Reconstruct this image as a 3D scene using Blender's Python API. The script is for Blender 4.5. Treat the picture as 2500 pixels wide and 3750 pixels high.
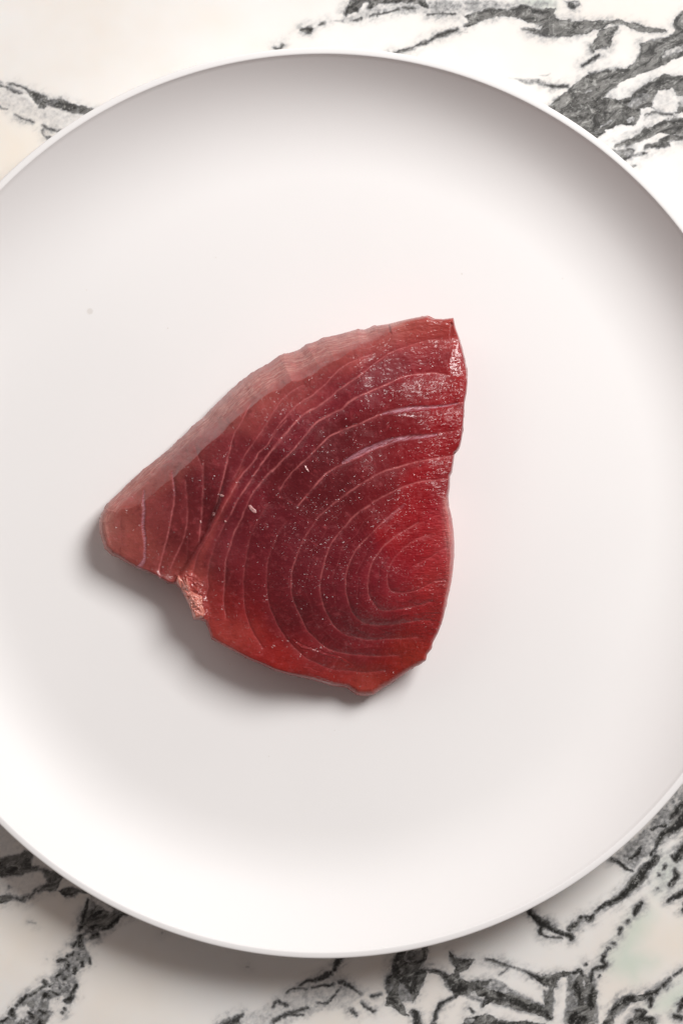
import bpy, math
import numpy as np
for o in list(bpy.data.objects): bpy.data.objects.remove(o)
SC = bpy.context.scene
COL = SC.collection
# ------------------------------------------------------------ scale
# photograph 2500 x 3750; the plate is 28 cm across
RPX = 1657.0                       # plate radius in photo pixels
S0 = 0.140/RPX                     # metres per photo pixel at rim height
ZR = 0.0214                        # rim height above the stone
D = 0.80                           # camera height above the rim
CX, CY = 1250.0, 1875.0
def W(px, py, z):
    k = S0*(D+ZR-z)/D
    return (np.asarray(px, float)-CX)*k, -(np.asarray(py, float)-CY)*k
# ------------------------------------------------------------ camera
cd = bpy.data.cameras.new('camera'); cam = bpy.data.objects.new('camera', cd); COL.objects.link(cam)
cam.location = (0, 0, ZR+D)
cd.sensor_fit = 'VERTICAL'; cd.sensor_height = 36.0
cd.lens = 18.0*D/(CY*S0); cd.clip_start = .01; cd.clip_end = 50
cd.dof.use_dof = True; cd.dof.focus_distance = D-.003; cd.dof.aperture_fstop = 18
SC.camera = cam
# ------------------------------------------------------------ world, lamps, exposure
wd = bpy.data.worlds.new('World'); SC.world = wd; wd.use_nodes = True
bg = wd.node_tree.nodes['Background']; bg.inputs[0].default_value = (1.0, .85, .80, 1); bg.inputs[1].default_value = 0.15
from mathutils import Vector
def area(name, loc, target, size, power, col):
    l = bpy.data.lights.new(name, 'AREA'); l.shape = 'SQUARE'; l.size = size; l.energy = power; l.color = col
    o = bpy.data.objects.new(name, l); COL.objects.link(o); o.location = loc
    o.rotation_euler = (Vector(target)-Vector(loc)).to_track_quat('-Z', 'Y').to_euler()
    return o
AZ = math.radians(49); EL = math.radians(48); DI = 1.25
area('key_softbox', (DI*math.cos(EL)*math.cos(AZ), DI*math.cos(EL)*math.sin(AZ), DI*math.sin(EL)), (0, 0, 0), .52, 17.5, (1, .987, .975))
area('fill_softbox', (-.62, .70, .75), (0, 0, 0), .7, 1.7, (1, .93, .90))
SC.view_settings.view_transform = 'Standard'; SC.view_settings.look = 'None'
SC.view_settings.exposure = 0; SC.view_settings.gamma = 1
SC.render.engine = 'CYCLES'
# ------------------------------------------------------------ helpers
def lin(c):
    c = np.asarray(c, float)/255.
    return np.where(c <= .04045, c/12.92, ((c+.055)/1.055)**2.4)
def hashn(ix, iy, seed):
    n = (ix.astype(np.int64)*374761393 + iy.astype(np.int64)*668265263 + seed*974634777) & 0xffffffff
    n = ((n ^ (n >> 13))*1274126177) & 0xffffffff
    n = ((n ^ (n >> 15))*2246822519) & 0xffffffff
    return ((n ^ (n >> 16)) & 0xffffff)/float(0xffffff)
def vnoise(x, y, seed=0):
    xi = np.floor(x); yi = np.floor(y); fx = x-xi; fy = y-yi
    fx = fx*fx*fx*(fx*(fx*6-15)+10); fy = fy*fy*fy*(fy*(fy*6-15)+10)
    xi = xi.astype(np.int64); yi = yi.astype(np.int64)
    a = hashn(xi, yi, seed); b = hashn(xi+1, yi, seed); c = hashn(xi, yi+1, seed); d = hashn(xi+1, yi+1, seed)
    return (a*(1-fx)+b*fx)*(1-fy)+(c*(1-fx)+d*fx)*fy
def fbm(x, y, seed=0, oct=4):
    s = 0; a = .5; t = 0
    for k in range(oct):
        s = s+a*vnoise(x*2**k+13.7*k, y*2**k-7.1*k, seed+k); t += a; a *= .55
    return s/t*2-1
def sstep(a, b, x):
    t = np.clip((x-a)/(b-a), 0, 1); return t*t*(3-2*t)
Z8 = 750/1568.; Z6 = 600/1568.
VIEW = dict(A=(300, 1100, Z8), B=(1000, 1100, Z8), C=(300, 1700, Z8), D=(1000, 1850, Z8),
            T1=(1000, 0, Z8), T2=(1750, 0, Z8), T3=(1900, 300, Z6), T4=(0, 250, 450/1568.), T5=(0, 3000, Z6),
            T6=(700, 3400, Z8), T7=(1400, 3250, Z6), T8=(1900, 2850, Z6))
def conv(v, pts):
    x0, y0, s = VIEW[v]
    return [tuple([x0+p[0]*s, y0+p[1]*s]+[w*s for w in p[2:3]]) for p in pts]
def smooth_path(pts, n=4):
    P = np.array(pts, float)
    if len(P) < 3: return P
    Q = np.vstack([2*P[0]-P[1], P, 2*P[-1]-P[-2]]); out = []
    for i in range(1, len(Q)-2):
        for t in np.linspace(0, 1, n, endpoint=False):
            a, b, c, d = Q[i-1], Q[i], Q[i+1], Q[i+2]
            out.append(.5*(2*b+(c-a)*t+(2*a-5*b+4*c-d)*t*t+(3*b-a-3*c+d)*t**3))
    out.append(P[-1]); return np.array(out)
def seg_dist(X, Y, a, b):
    dx, dy = b[0]-a[0], b[1]-a[1]; L = dx*dx+dy*dy+1e-9
    t = np.clip(((X-a[0])*dx+(Y-a[1])*dy)/L, 0, 1)
    return np.hypot(X-a[0]-t*dx, Y-a[1]-t*dy), t
def stroke(X, Y, out, pts, soft, val, cap=None):
    """raise out to val within the half width stored with each point"""
    P = np.array(pts, float)
    if len(P) == 1: P = np.vstack([P, P+[.5, 0, 0]])
    pad = P[:, 2].max()+soft*2
    m = np.nonzero((X > P[:, 0].min()-pad) & (X < P[:, 0].max()+pad) & (Y > P[:, 1].min()-pad) & (Y < P[:, 1].max()+pad))[0]
    if len(m) == 0: return
    x, y = X[m], Y[m]; best = np.full(len(m), -1e9)
    for a, b in zip(P[:-1], P[1:]):
        d, t = seg_dist(x, y, a, b); best = np.maximum(best, a[2]+(b[2]-a[2])*t-d)
    out[m] = np.maximum(out[m], val*sstep(-soft, soft, best))
def poly_sd(x, y, P):
    inside = np.zeros(len(x), bool); dmin = np.full(len(x), 1e9); n = len(P)
    for i in range(n):
        a, b = P[i], P[(i+1) % n]
        c = (a[1] > y) != (b[1] > y)
        xi = a[0]+(y-a[1])*(b[0]-a[0])/((b[1]-a[1]) if abs(b[1]-a[1]) > 1e-9 else 1e-9)
        inside ^= c & (x < xi)
        dmin = np.minimum(dmin, seg_dist(x, y, a, b)[0])
    return np.where(inside, dmin, -dmin)
def poly(X, Y, out, pts, soft, val, mode='max', vary=None):
    P = np.array(pts, float)[:, :2]; pad = soft*2+(30 if vary is not None else 0)
    m = np.nonzero((X > P[:, 0].min()-pad) & (X < P[:, 0].max()+pad) & (Y > P[:, 1].min()-pad) & (Y < P[:, 1].max()+pad))[0]
    if len(m) == 0: return
    if vary is not None: soft = soft+vary[m]
    s = sstep(-soft, soft, poly_sd(X[m], Y[m], P))
    if mode == 'max': out[m] = np.maximum(out[m], val*s)
    else: out[m] = out[m]*(1-s*(1-val))
def make_mesh(name, co, quads, tris=None, smooth=True):
    me = bpy.data.meshes.new(name); co = np.asarray(co, np.float32); quads = np.asarray(quads, np.int32).reshape(-1, 4)
    tris = np.zeros((0, 3), np.int32) if tris is None else np.asarray(tris, np.int32).reshape(-1, 3)
    me.vertices.add(len(co)); me.vertices.foreach_set('co', co.ravel())
    nl = quads.size+tris.size; me.loops.add(nl); me.loops.foreach_set('vertex_index', np.concatenate([quads.ravel(), tris.ravel()]))
    nf = len(quads)+len(tris); me.polygons.add(nf)
    st = np.concatenate([np.arange(len(quads))*4, len(quads)*4+np.arange(len(tris))*3]).astype(np.int32)
    me.polygons.foreach_set('loop_start', st)
    me.update(calc_edges=True); me.validate()
    me.polygons.foreach_set('use_smooth', np.full(nf, smooth)); me.update()
    return me
def fattr(me, name, v):
    a = me.attributes.new(name, 'FLOAT', 'POINT'); a.data.foreach_set('value', np.asarray(v, np.float32))
def cattr(me, name, v):
    a = me.attributes.new(name, 'FLOAT_COLOR', 'POINT')
    a.data.foreach_set('color', np.hstack([v, np.ones((len(v), 1))]).astype(np.float32).ravel())
class NT:
    def __init__(s, name):
        s.m = bpy.data.materials.new(name); s.m.use_nodes = True; s.t = s.m.node_tree; s.n = s.t.nodes
        s.p = s.n['Principled BSDF']; s.out = s.n['Material Output']
    def link(s, a, b): s.t.links.new(a, b)
    def node(s, t, **k):
        n = s.n.new(t)
        for a, v in k.items(): setattr(n, a, v)
        return n
    def setv(s, sock, v):
        if isinstance(v, bpy.types.NodeSocket): s.link(v, sock)
        else: sock.default_value = v
    def attr(s, name, col=False):
        n = s.node('ShaderNodeAttribute', attribute_name=name); return n.outputs['Color' if col else 'Fac']
    def math(s, op, a, b=0., c=None, clamp=False):
        n = s.node('ShaderNodeMath', operation=op, use_clamp=clamp); s.setv(n.inputs[0], a); s.setv(n.inputs[1], b)
        if c is not None: s.setv(n.inputs[2], c)
        return n.outputs[0]
    def mix(s, f, a, b, mode='MIX'):
        n = s.node('ShaderNodeMix', data_type='RGBA', blend_type=mode); s.setv(n.inputs[0], f)
        s.setv(n.inputs[6], a if not isinstance(a, tuple) else tuple(a)[:3]+(1,)); s.setv(n.inputs[7], b if not isinstance(b, tuple) else tuple(b)[:3]+(1,))
        return n.outputs[2]
    def ramp(s, v, a, b, lo=0., hi=1.):
        n = s.node('ShaderNodeMapRange', interpolation_type='SMOOTHSTEP'); s.setv(n.inputs[0], v)
        n.inputs[1].default_value = a; n.inputs[2].default_value = b; n.inputs[3].default_value = lo; n.inputs[4].default_value = hi
        return n.outputs[0]
    def coord(s, scale=(1, 1, 1), rot=0.):
        tc = s.node('ShaderNodeTexCoord'); mp = s.node('ShaderNodeMapping'); s.link(tc.outputs['Object'], mp.inputs[0])
        mp.vector_type = 'POINT'; mp.inputs['Rotation'].default_value = (0, 0, rot)
        m2 = s.node('ShaderNodeMapping'); s.link(mp.outputs[0], m2.inputs[0]); m2.inputs['Scale'].default_value = scale
        return m2.outputs[0]
    def noise(s, vec, scale, detail=3., rough=.55, dist=0.):
        n = s.node('ShaderNodeTexNoise'); s.setv(n.inputs['Vector'], vec); n.inputs['Scale'].default_value = scale
        n.inputs['Detail'].default_value = detail; n.inputs['Roughness'].default_value = rough; n.inputs['Distortion'].default_value = dist
        return n.outputs[0]
    def bump(s, h, strength, dist, nrm=None):
        n = s.node('ShaderNodeBump'); s.setv(n.inputs['Height'], h); s.setv(n.inputs['Strength'], strength); n.inputs['Distance'].default_value = dist
        if nrm is not None: s.link(nrm, n.inputs['Normal'])
        return n.outputs[0]
L3 = lambda *c: tuple(float(v) for v in lin(c))
# ============================================================ marble countertop
def marble_material():
    t = NT('marble')
    vein = t.attr('vein'); black = t.attr('black'); green = t.attr('green'); cream = t.attr('cream'); outer = t.attr('outer')
    co = t.coord(); diag = t.coord((1, 2.4, 1), math.radians(-30))
    big = t.noise(co, 14, 4, .6)
    white = t.mix(t.ramp(big, .35, .7), L3(238, 236, 233), L3(234, 228, 221))
    white = t.mix(t.math('MULTIPLY', cream, .6), white, L3(238, 226, 208))
    white = t.mix(t.math('MULTIPLY', green, .8), white, L3(205, 217, 203))
    # grain inside the veins: crystals, pale flecks, dark pinheads
    g1 = t.noise(co, 900, 4, .7); g2 = t.noise(t.coord((1, 1.5, 1), math.radians(-30)), 260, 5, .66, 1.0)
    g3 = t.noise(diag, 120, 5, .68, 1.2)
    body = t.mix(t.ramp(g3, .32, .68), L3(48, 47, 45), L3(136, 135, 132))
    body = t.mix(t.ramp(g2, .50, .74, 0, .75), body, L3(196, 196, 192))
    body = t.mix(t.ramp(g2, .46, .34, 0, .8), body, L3(34, 33, 31))
    body = t.mix(t.ramp(g1, .58, .72, 0, .5), body, L3(215, 214, 210))
    # outside the traced part the same stone goes on
    w = t.noise(co, 7, 5, .6, 1.4)
    ridge = t.math('ABSOLUTE', t.math('SUBTRACT', w, .5))
    far = t.math('MULTIPLY', t.math('MULTIPLY', t.ramp(ridge, .035, .0), outer), t.ramp(t.noise(co, 3, 2), .42, .55))
    vv = t.math('MAXIMUM', vein, far)
    vn = t.math('ADD', vv, t.math('MULTIPLY', t.math('SUBTRACT', g2, .5), t.math('MULTIPLY', t.math('MULTIPLY', vv, t.math('SUBTRACT', 1.15, vv)), 2.0)), clamp=True)
    c = t.mix(t.ramp(vn, .0, .60), white, L3(146, 147, 149)); c = t.mix(t.ramp(vn, .32, .66), c, body)
    bn = t.math('MULTIPLY', black, t.ramp(g2, .26, .42, .45, 1.), clamp=True)
    c = t.mix(bn, c, L3(30, 29, 27))
    sp = t.node('ShaderNodeTexVoronoi'); t.link(co, sp.inputs['Vector']); sp.inputs['Scale'].default_value = 160
    pin = t.math('MULTIPLY', t.ramp(sp.outputs['Distance'], .06, .03), t.ramp(t.noise(co, 60, 2), .62, .66))
    c = t.mix(t.math('MULTIPLY', pin, .6), c, L3(120, 110, 100))
    t.link(c, t.p.inputs['Base Color'])
    t.setv(t.p.inputs['Roughness'], t.ramp(g2, .3, .7, .32, .42)); t.p.inputs['Specular IOR Level'].default_value = .35
    t.p.inputs['Subsurface Weight'].default_value = .5; t.p.inputs['Subsurface Scale'].default_value = .007; t.p.inputs['Subsurface Radius'].default_value = (1, .85, .75)
    return t.m
def build_marble():
    h = 2.6; BS = 20; pad = 330
    k0 = (D+ZR)/D                        # stone plane lies deeper than the rim
    nx = int(math.ceil((2500+2*pad)/(h*BS))); ny = int(math.ceil((3750+2*pad)/(h*BS)))
    x0 = CX-nx*BS*h/2; y0 = CY-ny*BS*h/2
    NX, NY = nx*BS, ny*BS
    pcx, pcy = CX+(742*1.5944-CX), 1158*1.5944
    gx = x0+h*np.arange(NX+1); gy = y0+h*np.arange(NY+1)
    bx = x0+h*BS*(np.arange(nx)+.5); by = y0+h*BS*(np.arange(ny)+.5)
    BXg, BYg = np.meshgrid(bx, by)
    fine = (np.hypot(BXg-pcx, BYg-pcy) > RPX*.93-h*BS*.7) & (np.abs(BXg-CX) < 1250+150) & (np.abs(BYg-CY) < 1875+150)
    vid = -np.ones((NY+1, NX+1), np.int64); need = np.zeros((NY+1, NX+1), bool)
    cellfine = np.kron(fine, np.ones((BS, BS), bool))
    need[:-1, :-1] |= cellfine; need[1:, :-1] |= cellfine; need[:-1, 1:] |= cellfine; need[1:, 1:] |= cellfine
    cj, ci = np.nonzero(~fine)
    for dj in (0, 1):
        for di in (0, 1): need[(cj+dj)*BS, (ci+di)*BS] = True
    jj, ii = np.nonzero(need); vid[jj, ii] = np.arange(len(jj))
    X = gx[ii]; Y = gy[jj]
    fj, fi = np.nonzero(cellfine)
    q = np.stack([vid[fj+1, fi], vid[fj+1, fi+1], vid[fj, fi+1], vid[fj, fi]], 1)
    q2 = np.stack([vid[(cj+1)*BS, ci*BS], vid[(cj+1)*BS, (ci+1)*BS], vid[cj*BS, (ci+1)*BS], vid[cj*BS, ci*BS]], 1)
    # warped lookup position
    wx = X+9*fbm(X/46, Y/46, 3, 5)+4.5*fbm(X/9, Y/9, 8, 3); wy = Y+9*fbm(X/46, Y/46, 23, 5)+4.5*fbm(X/9, Y/9, 28, 3)
    v = np.zeros(len(X)); b = np.zeros(len(X)); g = np.zeros(len(X)); VS = 22*sstep(.0, .7, fbm(X/110, Y/110, 301, 3))+3*sstep(-.6, .2, fbm(X/40, Y/40, 311, 2)); cr = np.zeros(len(X)); hz = np.zeros(len(X))
    soft_x = X+14*fbm(X/60, Y/60, 51, 4); soft_y = Y+14*fbm(X/60, Y/60, 57, 4)
    def HZ(vw, pts, val, soft=26): poly(soft_x, soft_y, v, conv(vw, pts), soft, val)
    def PG(vw, pts, val=.95, soft=6):
        poly(wx, wy, v, conv(vw, pts), soft*.7, val, vary=VS); poly(soft_x, soft_y, hz, conv(vw, pts), 44, .60*val)
    def WH(vw, pts, keep=.04, soft=5):
        poly(wx, wy, v, conv(vw, pts), soft, keep, 'mul'); poly(wx, wy, b, conv(vw, pts), soft, 0, 'mul'); poly(wx, wy, hz, conv(vw, pts), 9, .22, 'mul')
    def ST(vw, pts, val=.9):
        P = conv(vw, pts); P = smooth_path(P, 3) if len(P) > 2 else np.array(P)
        P[:, 2] = np.maximum(P[:, 2], .6)
        P[:, 2] = P[:, 2]*(1.12 if val > .9 else .95)+.3
        stroke(wx, wy, b, P, 4.6, val)
        P2 = P.copy(); P2[:, 2] = P2[:, 2]*1.5+4
        stroke(soft_x*.4+wx*.6, soft_y*.4+wy*.6, v, P2, 11, .72*val)
        P2[:, 2] += 6; stroke(soft_x, soft_y, hz, P2, 44, .60*val)
    def GR(vw, pts, val=1.): poly(soft_x, soft_y, g, conv(vw, pts), 60, val)
    def CRM(vw, pts, val=1.): poly(soft_x, soft_y, cr, conv(vw, pts), 110, val)
    # ---- upper right
    HZ('T2', [(-400, 0), (600, 0), (600, 50), (450, 75), (350, 35), (240, 65), (0, 90), (-400, 110)], .38, 14)
    GR('T2', [(280, -60), (570, -60), (565, 55), (450, 72), (390, 50)])
    PG('T2', [(0, 85), (100, 62), (240, 70), (350, 35), (460, 80), (560, 60), (600, 50), (580, 100), (620, 150), (700, 155), (850, 160), (1050, 158), (1180, 180), (1300, 215), (1450, 225), (1440, 238), (1300, 252), (1200, 240), (1120, 195), (1000, 190), (960, 225), (900, 220), (860, 250), (700, 272), (600, 275), (500, 272), (400, 248), (340, 225), (400, 222), (470, 235), (490, 205), (420, 180), (300, 145), (200, 115), (90, 140), (0, 170)])
    PG('T2', [(930, 230), (1060, 210), (1030, 300), (1000, 370), (880, 385), (850, 350), (920, 280)])
    PG('T2', [(1700, 60), (1568, 85), (1530, 110), (1490, 170), (1510, 240), (1480, 262), (1380, 300), (1245, 330), (1235, 400), (1220, 450), (1150, 520), (1060, 540), (1000, 545), (880, 560), (800, 590), (740, 640), (700, 670), (600, 760), (520, 830), (730, 1000), (900, 1150), (1200, 1100), (1568, 1050), (1900, 1000), (1900, 60)], .93)
    WH('T2', [(1380, 420), (1450, 380), (1568, 330), (1700, 300), (1700, 330), (1480, 425), (1400, 445)], .45)
    WH('T2', [(945, 735), (1000, 690), (1100, 620), (1250, 560), (1400, 500), (1480, 455), (1568, 435), (1800, 400), (1800, 570), (1568, 585), (1500, 582), (1430, 560), (1380, 580), (1300, 630), (1240, 665), (1150, 740), (1080, 778), (1020, 750)])
    WH('T2', [(1330, 820), (1345, 740), (1370, 695), (1440, 690), (1500, 670), (1515, 760), (1530, 860), (1480, 870), (1380, 860)], .22)
    WH('T2', [(1480, 740), (1568, 720), (1700, 720), (1700, 800), (1560, 820)], .3)
    WH('T2', [(1140, 740), (1300, 700), (1330, 760), (1200, 830), (1120, 810)], .55)
    WH('T3', [(780, 520), (830, 460), (980, 405), (1020, 425), (1110, 410), (1140, 340), (1155, 265), (1260, 250), (1330, 290), (1470, 305), (1568, 300), (1800, 280), (1800, 320), (1568, 342), (1440, 362), (1340, 382), (1230, 442), (1100, 520), (920, 600), (870, 660), (700, 560)])
    WH('T3', [(1030, 620), (1200, 540), (1330, 478), (1420, 490), (1480, 515), (1568, 505), (1568, 500), (1460, 500), (1320, 560), (1240, 590), (1190, 640), (1080, 650)], .12)
    WH('T3', [(980, 770), (1030, 740), (1110, 720), (1250, 690), (1310, 650), (1450, 610), (1460, 575), (1568, 560), (2000, 540), (2000, 1300), (1300, 1100)], .02, 8)
    WH('T3', [(620, 110), (680, 60), (720, 90), (640, 130)], .5)
    WH('T3', [(690, 500), (760, 440), (860, 350), (900, 340), (880, 380), (760, 470)], .5)
    WH('T3', [(1000, 360), (1060, 330), (1110, 340), (1090, 390), (1030, 400)], .45)
    ST('T3', [(1200, 320, 5), (1300, 300, 6), (1400, 308, 4), (1470, 318, 7)], .8)
    for p in ([(790, 500, 7), (850, 475, 12), (920, 425, 8)], [(870, 400, 7), (850, 350, 8)], [(1020, 240, 12), (1050, 215, 10)], [(1180, 182, 6), (1260, 205, 5)],
              [(230, 85, 9), (300, 70, 12), (360, 48, 10), (440, 90, 14), (540, 95, 12)], [(0, 100, 8), (80, 85, 8), (180, 75, 9)], [(400, 246, 5), (520, 272, 6), (620, 274, 5)],
              [(700, 272, 5), (780, 265, 5)], [(1240, 340, 8), (1245, 400, 9), (1230, 445, 7)], [(1360, 335, 6), (1450, 325, 5), (1550, 312, 6)], [(1060, 535, 10), (1090, 540, 9)],
              [(1000, 548, 12), (930, 555, 8), (860, 565, 7)], [(700, 690, 12), (780, 680, 7)], [(600, 770, 9), (620, 750, 7)], [(1060, 790, 12), (1130, 780, 14), (1230, 690, 10), (1330, 640, 12), (1450, 600, 13), (1568, 600, 14)],
              [(690, 150, 8), (690, 190, 9)], [(1520, 150, 12), (1510, 190, 12), (1560, 250, 16)], [(960, 870, 16), (1000, 860, 8)], [(730, 900, 10), (850, 880, 9)], [(660, 860, 6), (760, 840, 7)],
              [(690, 20, 10), (720, 50, 16)], [(680, 660, 8), (590, 660, 8), (520, 645, 5)]):
        ST('T2', p, .8)
    HZ('T2', [(240, 590), (350, 600), (480, 600), (520, 640), (690, 655), (680, 672), (560, 672), (440, 655), (330, 630)], .4, 6)
    HZ('T2', [(640, 0), (760, 0), (790, 45), (700, 80), (680, 40)], .5, 6)
    HZ('T2', [(460, 575), (560, 562), (570, 572), (500, 590)], .3, 5)
    PG('T3', [(1190, 640), (1240, 590), (1320, 560), (1450, 500), (1568, 490), (1800, 470), (1800, 540), (1568, 560), (1450, 570), (1450, 610), (1300, 645), (1230, 650)], .6, 7)
    PG('T3', [(870, 650), (1000, 650), (1090, 640), (1100, 690), (1200, 670), (1230, 700), (1150, 720), (1060, 730), (1020, 765), (960, 730)], .5, 7)
    for p in ([(1100, 545, 10), (1180, 490, 10), (1250, 450, 12)], [(1290, 430, 10), (1400, 385, 10), (1540, 370, 9)], [(1020, 610, 10), (1050, 600, 10)], [(930, 600, 5), (1040, 555, 6)],
              [(1200, 635, 10), (1240, 600, 6)], [(1300, 625, 12), (1350, 600, 16), (1380, 590, 8)], [(1030, 655, 10), (1080, 655, 8)], [(1000, 740, 9), (1060, 720, 8)], [(1180, 700, 7), (1210, 690, 7)],
              [(1490, 515, 12), (1560, 530, 14)], [(1100, 810, 5), (1120, 805, 4)], [(510, 350, 10), (600, 340, 12), (650, 370, 14)], [(640, 440, 12), (700, 430, 12), (740, 400, 10)], [(810, 320, 20)],
              [(480, 90, 14), (510, 75, 12)], [(800, 210, 12), (880, 160, 7)], [(940, 200, 14), (1010, 230, 10)]):
        ST('T3', p, .75)
    # ---- upper middle
    HZ('T1', [(420, 170), (550, 110), (700, 60), (1180, 20), (1568, -20), (1568, 100), (1400, 112), (1100, 105), (900, 115), (740, 125), (560, 172)], .34, 9)
    HZ('T1', [(-60, 420), (200, 270), (420, 170), (600, 100), (500, 100), (200, 200), (-60, 330)], .13, 18)
    PG('T1', [(580, 30), (600, -60), (1140, -60), (1180, 40), (1150, 50), (1100, 35), (1000, 20), (880, 20), (800, 30), (740, 65), (720, 60), (730, 20), (700, 15), (660, 60), (620, 90), (570, 110), (540, 110), (560, 60)], .75)
    PG('T1', [(1450, 195), (1500, 150), (1460, 110), (1568, 95), (1580, 165), (1510, 188)])
    for p in ([(620, 155, 5), (665, 135, 6)], [(740, 120, 2), (870, 92, 3), (960, 78, 6)], [(1000, 62, 4), (1080, 58, 4)], [(1180, 103, 3), (1280, 105, 3), (1390, 112, 4)],
              [(225, 230, 8), (290, 220, 16)], [(360, 180, 4), (390, 178, 4)], [(10, 355, 5), (40, 370, 7), (75, 340, 4)], [(545, 100, 10), (580, 55, 9), (630, 70, 12)], [(735, 60, 10), (760, 30, 12)],
              [(1120, 20, 10), (1170, 45, 9)], [(860, 10, 8), (980, 5, 8)],
              [(900, 412, 2), (950, 405, 4), (1000, 385, 5), (1050, 375, 6), (1100, 345, 5), (1180, 325, 7), (1250, 285, 10), (1310, 260, 13), (1360, 240, 9), (1410, 222, 5)],
              [(1460, 190, 6), (1520, 180, 7)]):
        ST('T1', p, .85)
    ST('T1', [(1380, 247, 2), (1430, 247, 2), (1480, 245, 1)], .4)
    CRM('T1', [(-480, 190), (-560, 120), (-420, 120), (-330, 190), (-420, 230)], .55)
    # ---- upper left
    HZ('T4', [(-80, 180), (280, 330), (500, 500), (700, 530), (1140, 615), (1300, 600), (850, 860), (560, 730), (300, 620), (-80, 440)], .22, 12)
    PG('T4', [(-60, 120), (0, 150), (60, 190), (160, 180), (230, 205), (400, 270), (520, 310), (650, 365), (800, 380), (930, 440), (1080, 480), (1220, 510), (1400, 530), (1240, 660), (1140, 615), (1030, 585), (900, 560), (780, 535), (700, 500), (600, 440), (610, 500), (550, 520), (500, 495), (440, 400), (380, 350), (280, 300), (180, 260), (80, 215), (0, 190), (-60, 190)], .62, 8)
    WH('T4', [(40, 195), (200, 222), (330, 290), (380, 340), (280, 300), (150, 250)], .35, 4)
    for p in ([(-40, 190, 14), (0, 215, 12), (60, 225, 12), (130, 265, 15), (200, 300, 17), (270, 325, 8)], [(220, 215, 5), (330, 270, 8)], [(400, 300, 14), (480, 340, 24)], [(560, 400, 16), (640, 460, 14), (780, 515, 16), (860, 545, 12), (940, 565, 10)],
              [(-40, 470, 9), (20, 500, 8), (100, 530, 7)], [(200, 590, 8), (300, 635, 9), (380, 670, 10), (430, 700, 12)], [(550, 730, 10), (620, 765, 15), (700, 795, 12), (800, 810, 16)], [(555, 770, 7), (560, 850, 10), (610, 878, 9), (700, 888, 6)], [(600, 890, 8), (650, 925, 8)],
              [(510, 495, 12), (560, 515, 8)], [(700, 440, 16), (860, 470, 16)]):
        ST('T4', p, .62)
    CRM('T4', [(-100, 560), (300, 700), (560, 850), (450, 1200), (-100, 1500)], .9)
    # ---- lower left
    HZ('T5', [(-100, -100), (-100, 850), (300, 760), (860, 720), (900, 640), (600, 450), (250, 200), (0, -60)], .16, 20)
    HZ('T5', [(-100, 400), (130, 320), (250, 300), (330, 330), (300, 450), (360, 470), (600, 520), (560, 600), (440, 560), (380, 500), (230, 515), (130, 540), (-100, 560)], .75, 14)
    PG('T5', [(-100, 740), (80, 700), (180, 740), (280, 700), (400, 650), (440, 590), (470, 500), (620, 520), (620, 560), (560, 640), (540, 690), (420, 700), (350, 720), (270, 760), (240, 800), (150, 780), (60, 800), (-100, 850)], .7, 9)
    HZ('T5', [(560, 690), (700, 640), (860, 690), (860, 725), (740, 700), (690, 745), (590, 735)], .75, 9)
    PG('T5', [(850, 690), (900, 740), (1100, 840), (1240, 890), (1240, 915), (1140, 940), (1100, 1000), (1000, 1060), (940, 1100), (900, 1140), (850, 1100), (800, 1150), (830, 1220), (880, 1330), (860, 1390), (790, 1400), (740, 1500), (770, 1580), (700, 1690), (680, 1790), (600, 1850), (540, 1850), (440, 1960), (300, 2200), (-100, 2200), (-100, 1960), (100, 1860), (200, 1740), (340, 1660), (430, 1560), (500, 1460), (560, 1330), (650, 1310), (700, 1200), (770, 1100), (780, 1000), (830, 860), (860, 780)], .5, 10)
    PG('T5', [(800, 880), (900, 850), (1000, 880), (1110, 880), (1100, 960), (1000, 1040), (880, 1060), (790, 1020)], .92, 10)
    WH('T5', [(890, 760), (1000, 810), (1090, 860), (1060, 890), (930, 830)], .5)
    WH('T5', [(160, 1840), (260, 1780), (290, 1830), (230, 1920), (140, 1940)], .4)
    WH('T5', [(480, 1740), (600, 1700), (660, 1780), (540, 1840), (480, 1820)], .35)
    WH('T5', [(380, 1580), (480, 1520), (500, 1640), (400, 1660)], .55)
    for p in ([(850, 780, 7), (810, 920, 13), (780, 1050, 11)], [(775, 1130, 18), (760, 1210, 13)], [(730, 1190, 9), (690, 1220, 10)], [(650, 1310, 10), (700, 1275, 8)], [(560, 1350, 9), (640, 1350, 9), (660, 1400, 12)],
              [(1230, 905, 10), (1140, 930, 11), (1090, 980, 16), (1040, 1020, 16), (985, 1060, 7)], [(890, 1130, 12), (930, 1105, 14)], [(900, 920, 26), (960, 900, 16)], [(880, 1045, 18), (930, 1020, 14)],
              [(430, 1560, 12), (440, 1590, 8), (360, 1645, 5)], [(340, 1665, 8), (290, 1690, 9)], [(260, 1695, 12), (210, 1740, 13), (170, 1790, 10)], [(130, 1830, 10), (110, 1870, 16)], [(70, 1910, 8), (-60, 1950, 14)],
              [(500, 1670, 7), (560, 1680, 7)], [(740, 1600, 11), (690, 1660, 13), (690, 1700, 15), (640, 1740, 11)], [(730, 1440, 14), (710, 1480, 12)], [(640, 1430, 10)], [(570, 1480, 12), (540, 1500, 8)],
              [(630, 1520, 11)], [(430, 1700, 18), (470, 1700, 12)], [(400, 1830, 14), (440, 1850, 14)], [(400, 1940, 22), (380, 2000, 24)], [(320, 1800, 7)], [(750, 1290, 8)], [(790, 1370, 13), (800, 1400, 6)], [(620, 1820, 7)], [(590, 1855, 6)],
              [(280, 1860, 10), (330, 1890, 12)], [(480, 1600, 9)], [(740, 1340, 6)], [(850, 1330, 5), (870, 1380, 4)], [(660, 1600, 5)]):
        ST('T5', p, .95)
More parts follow.
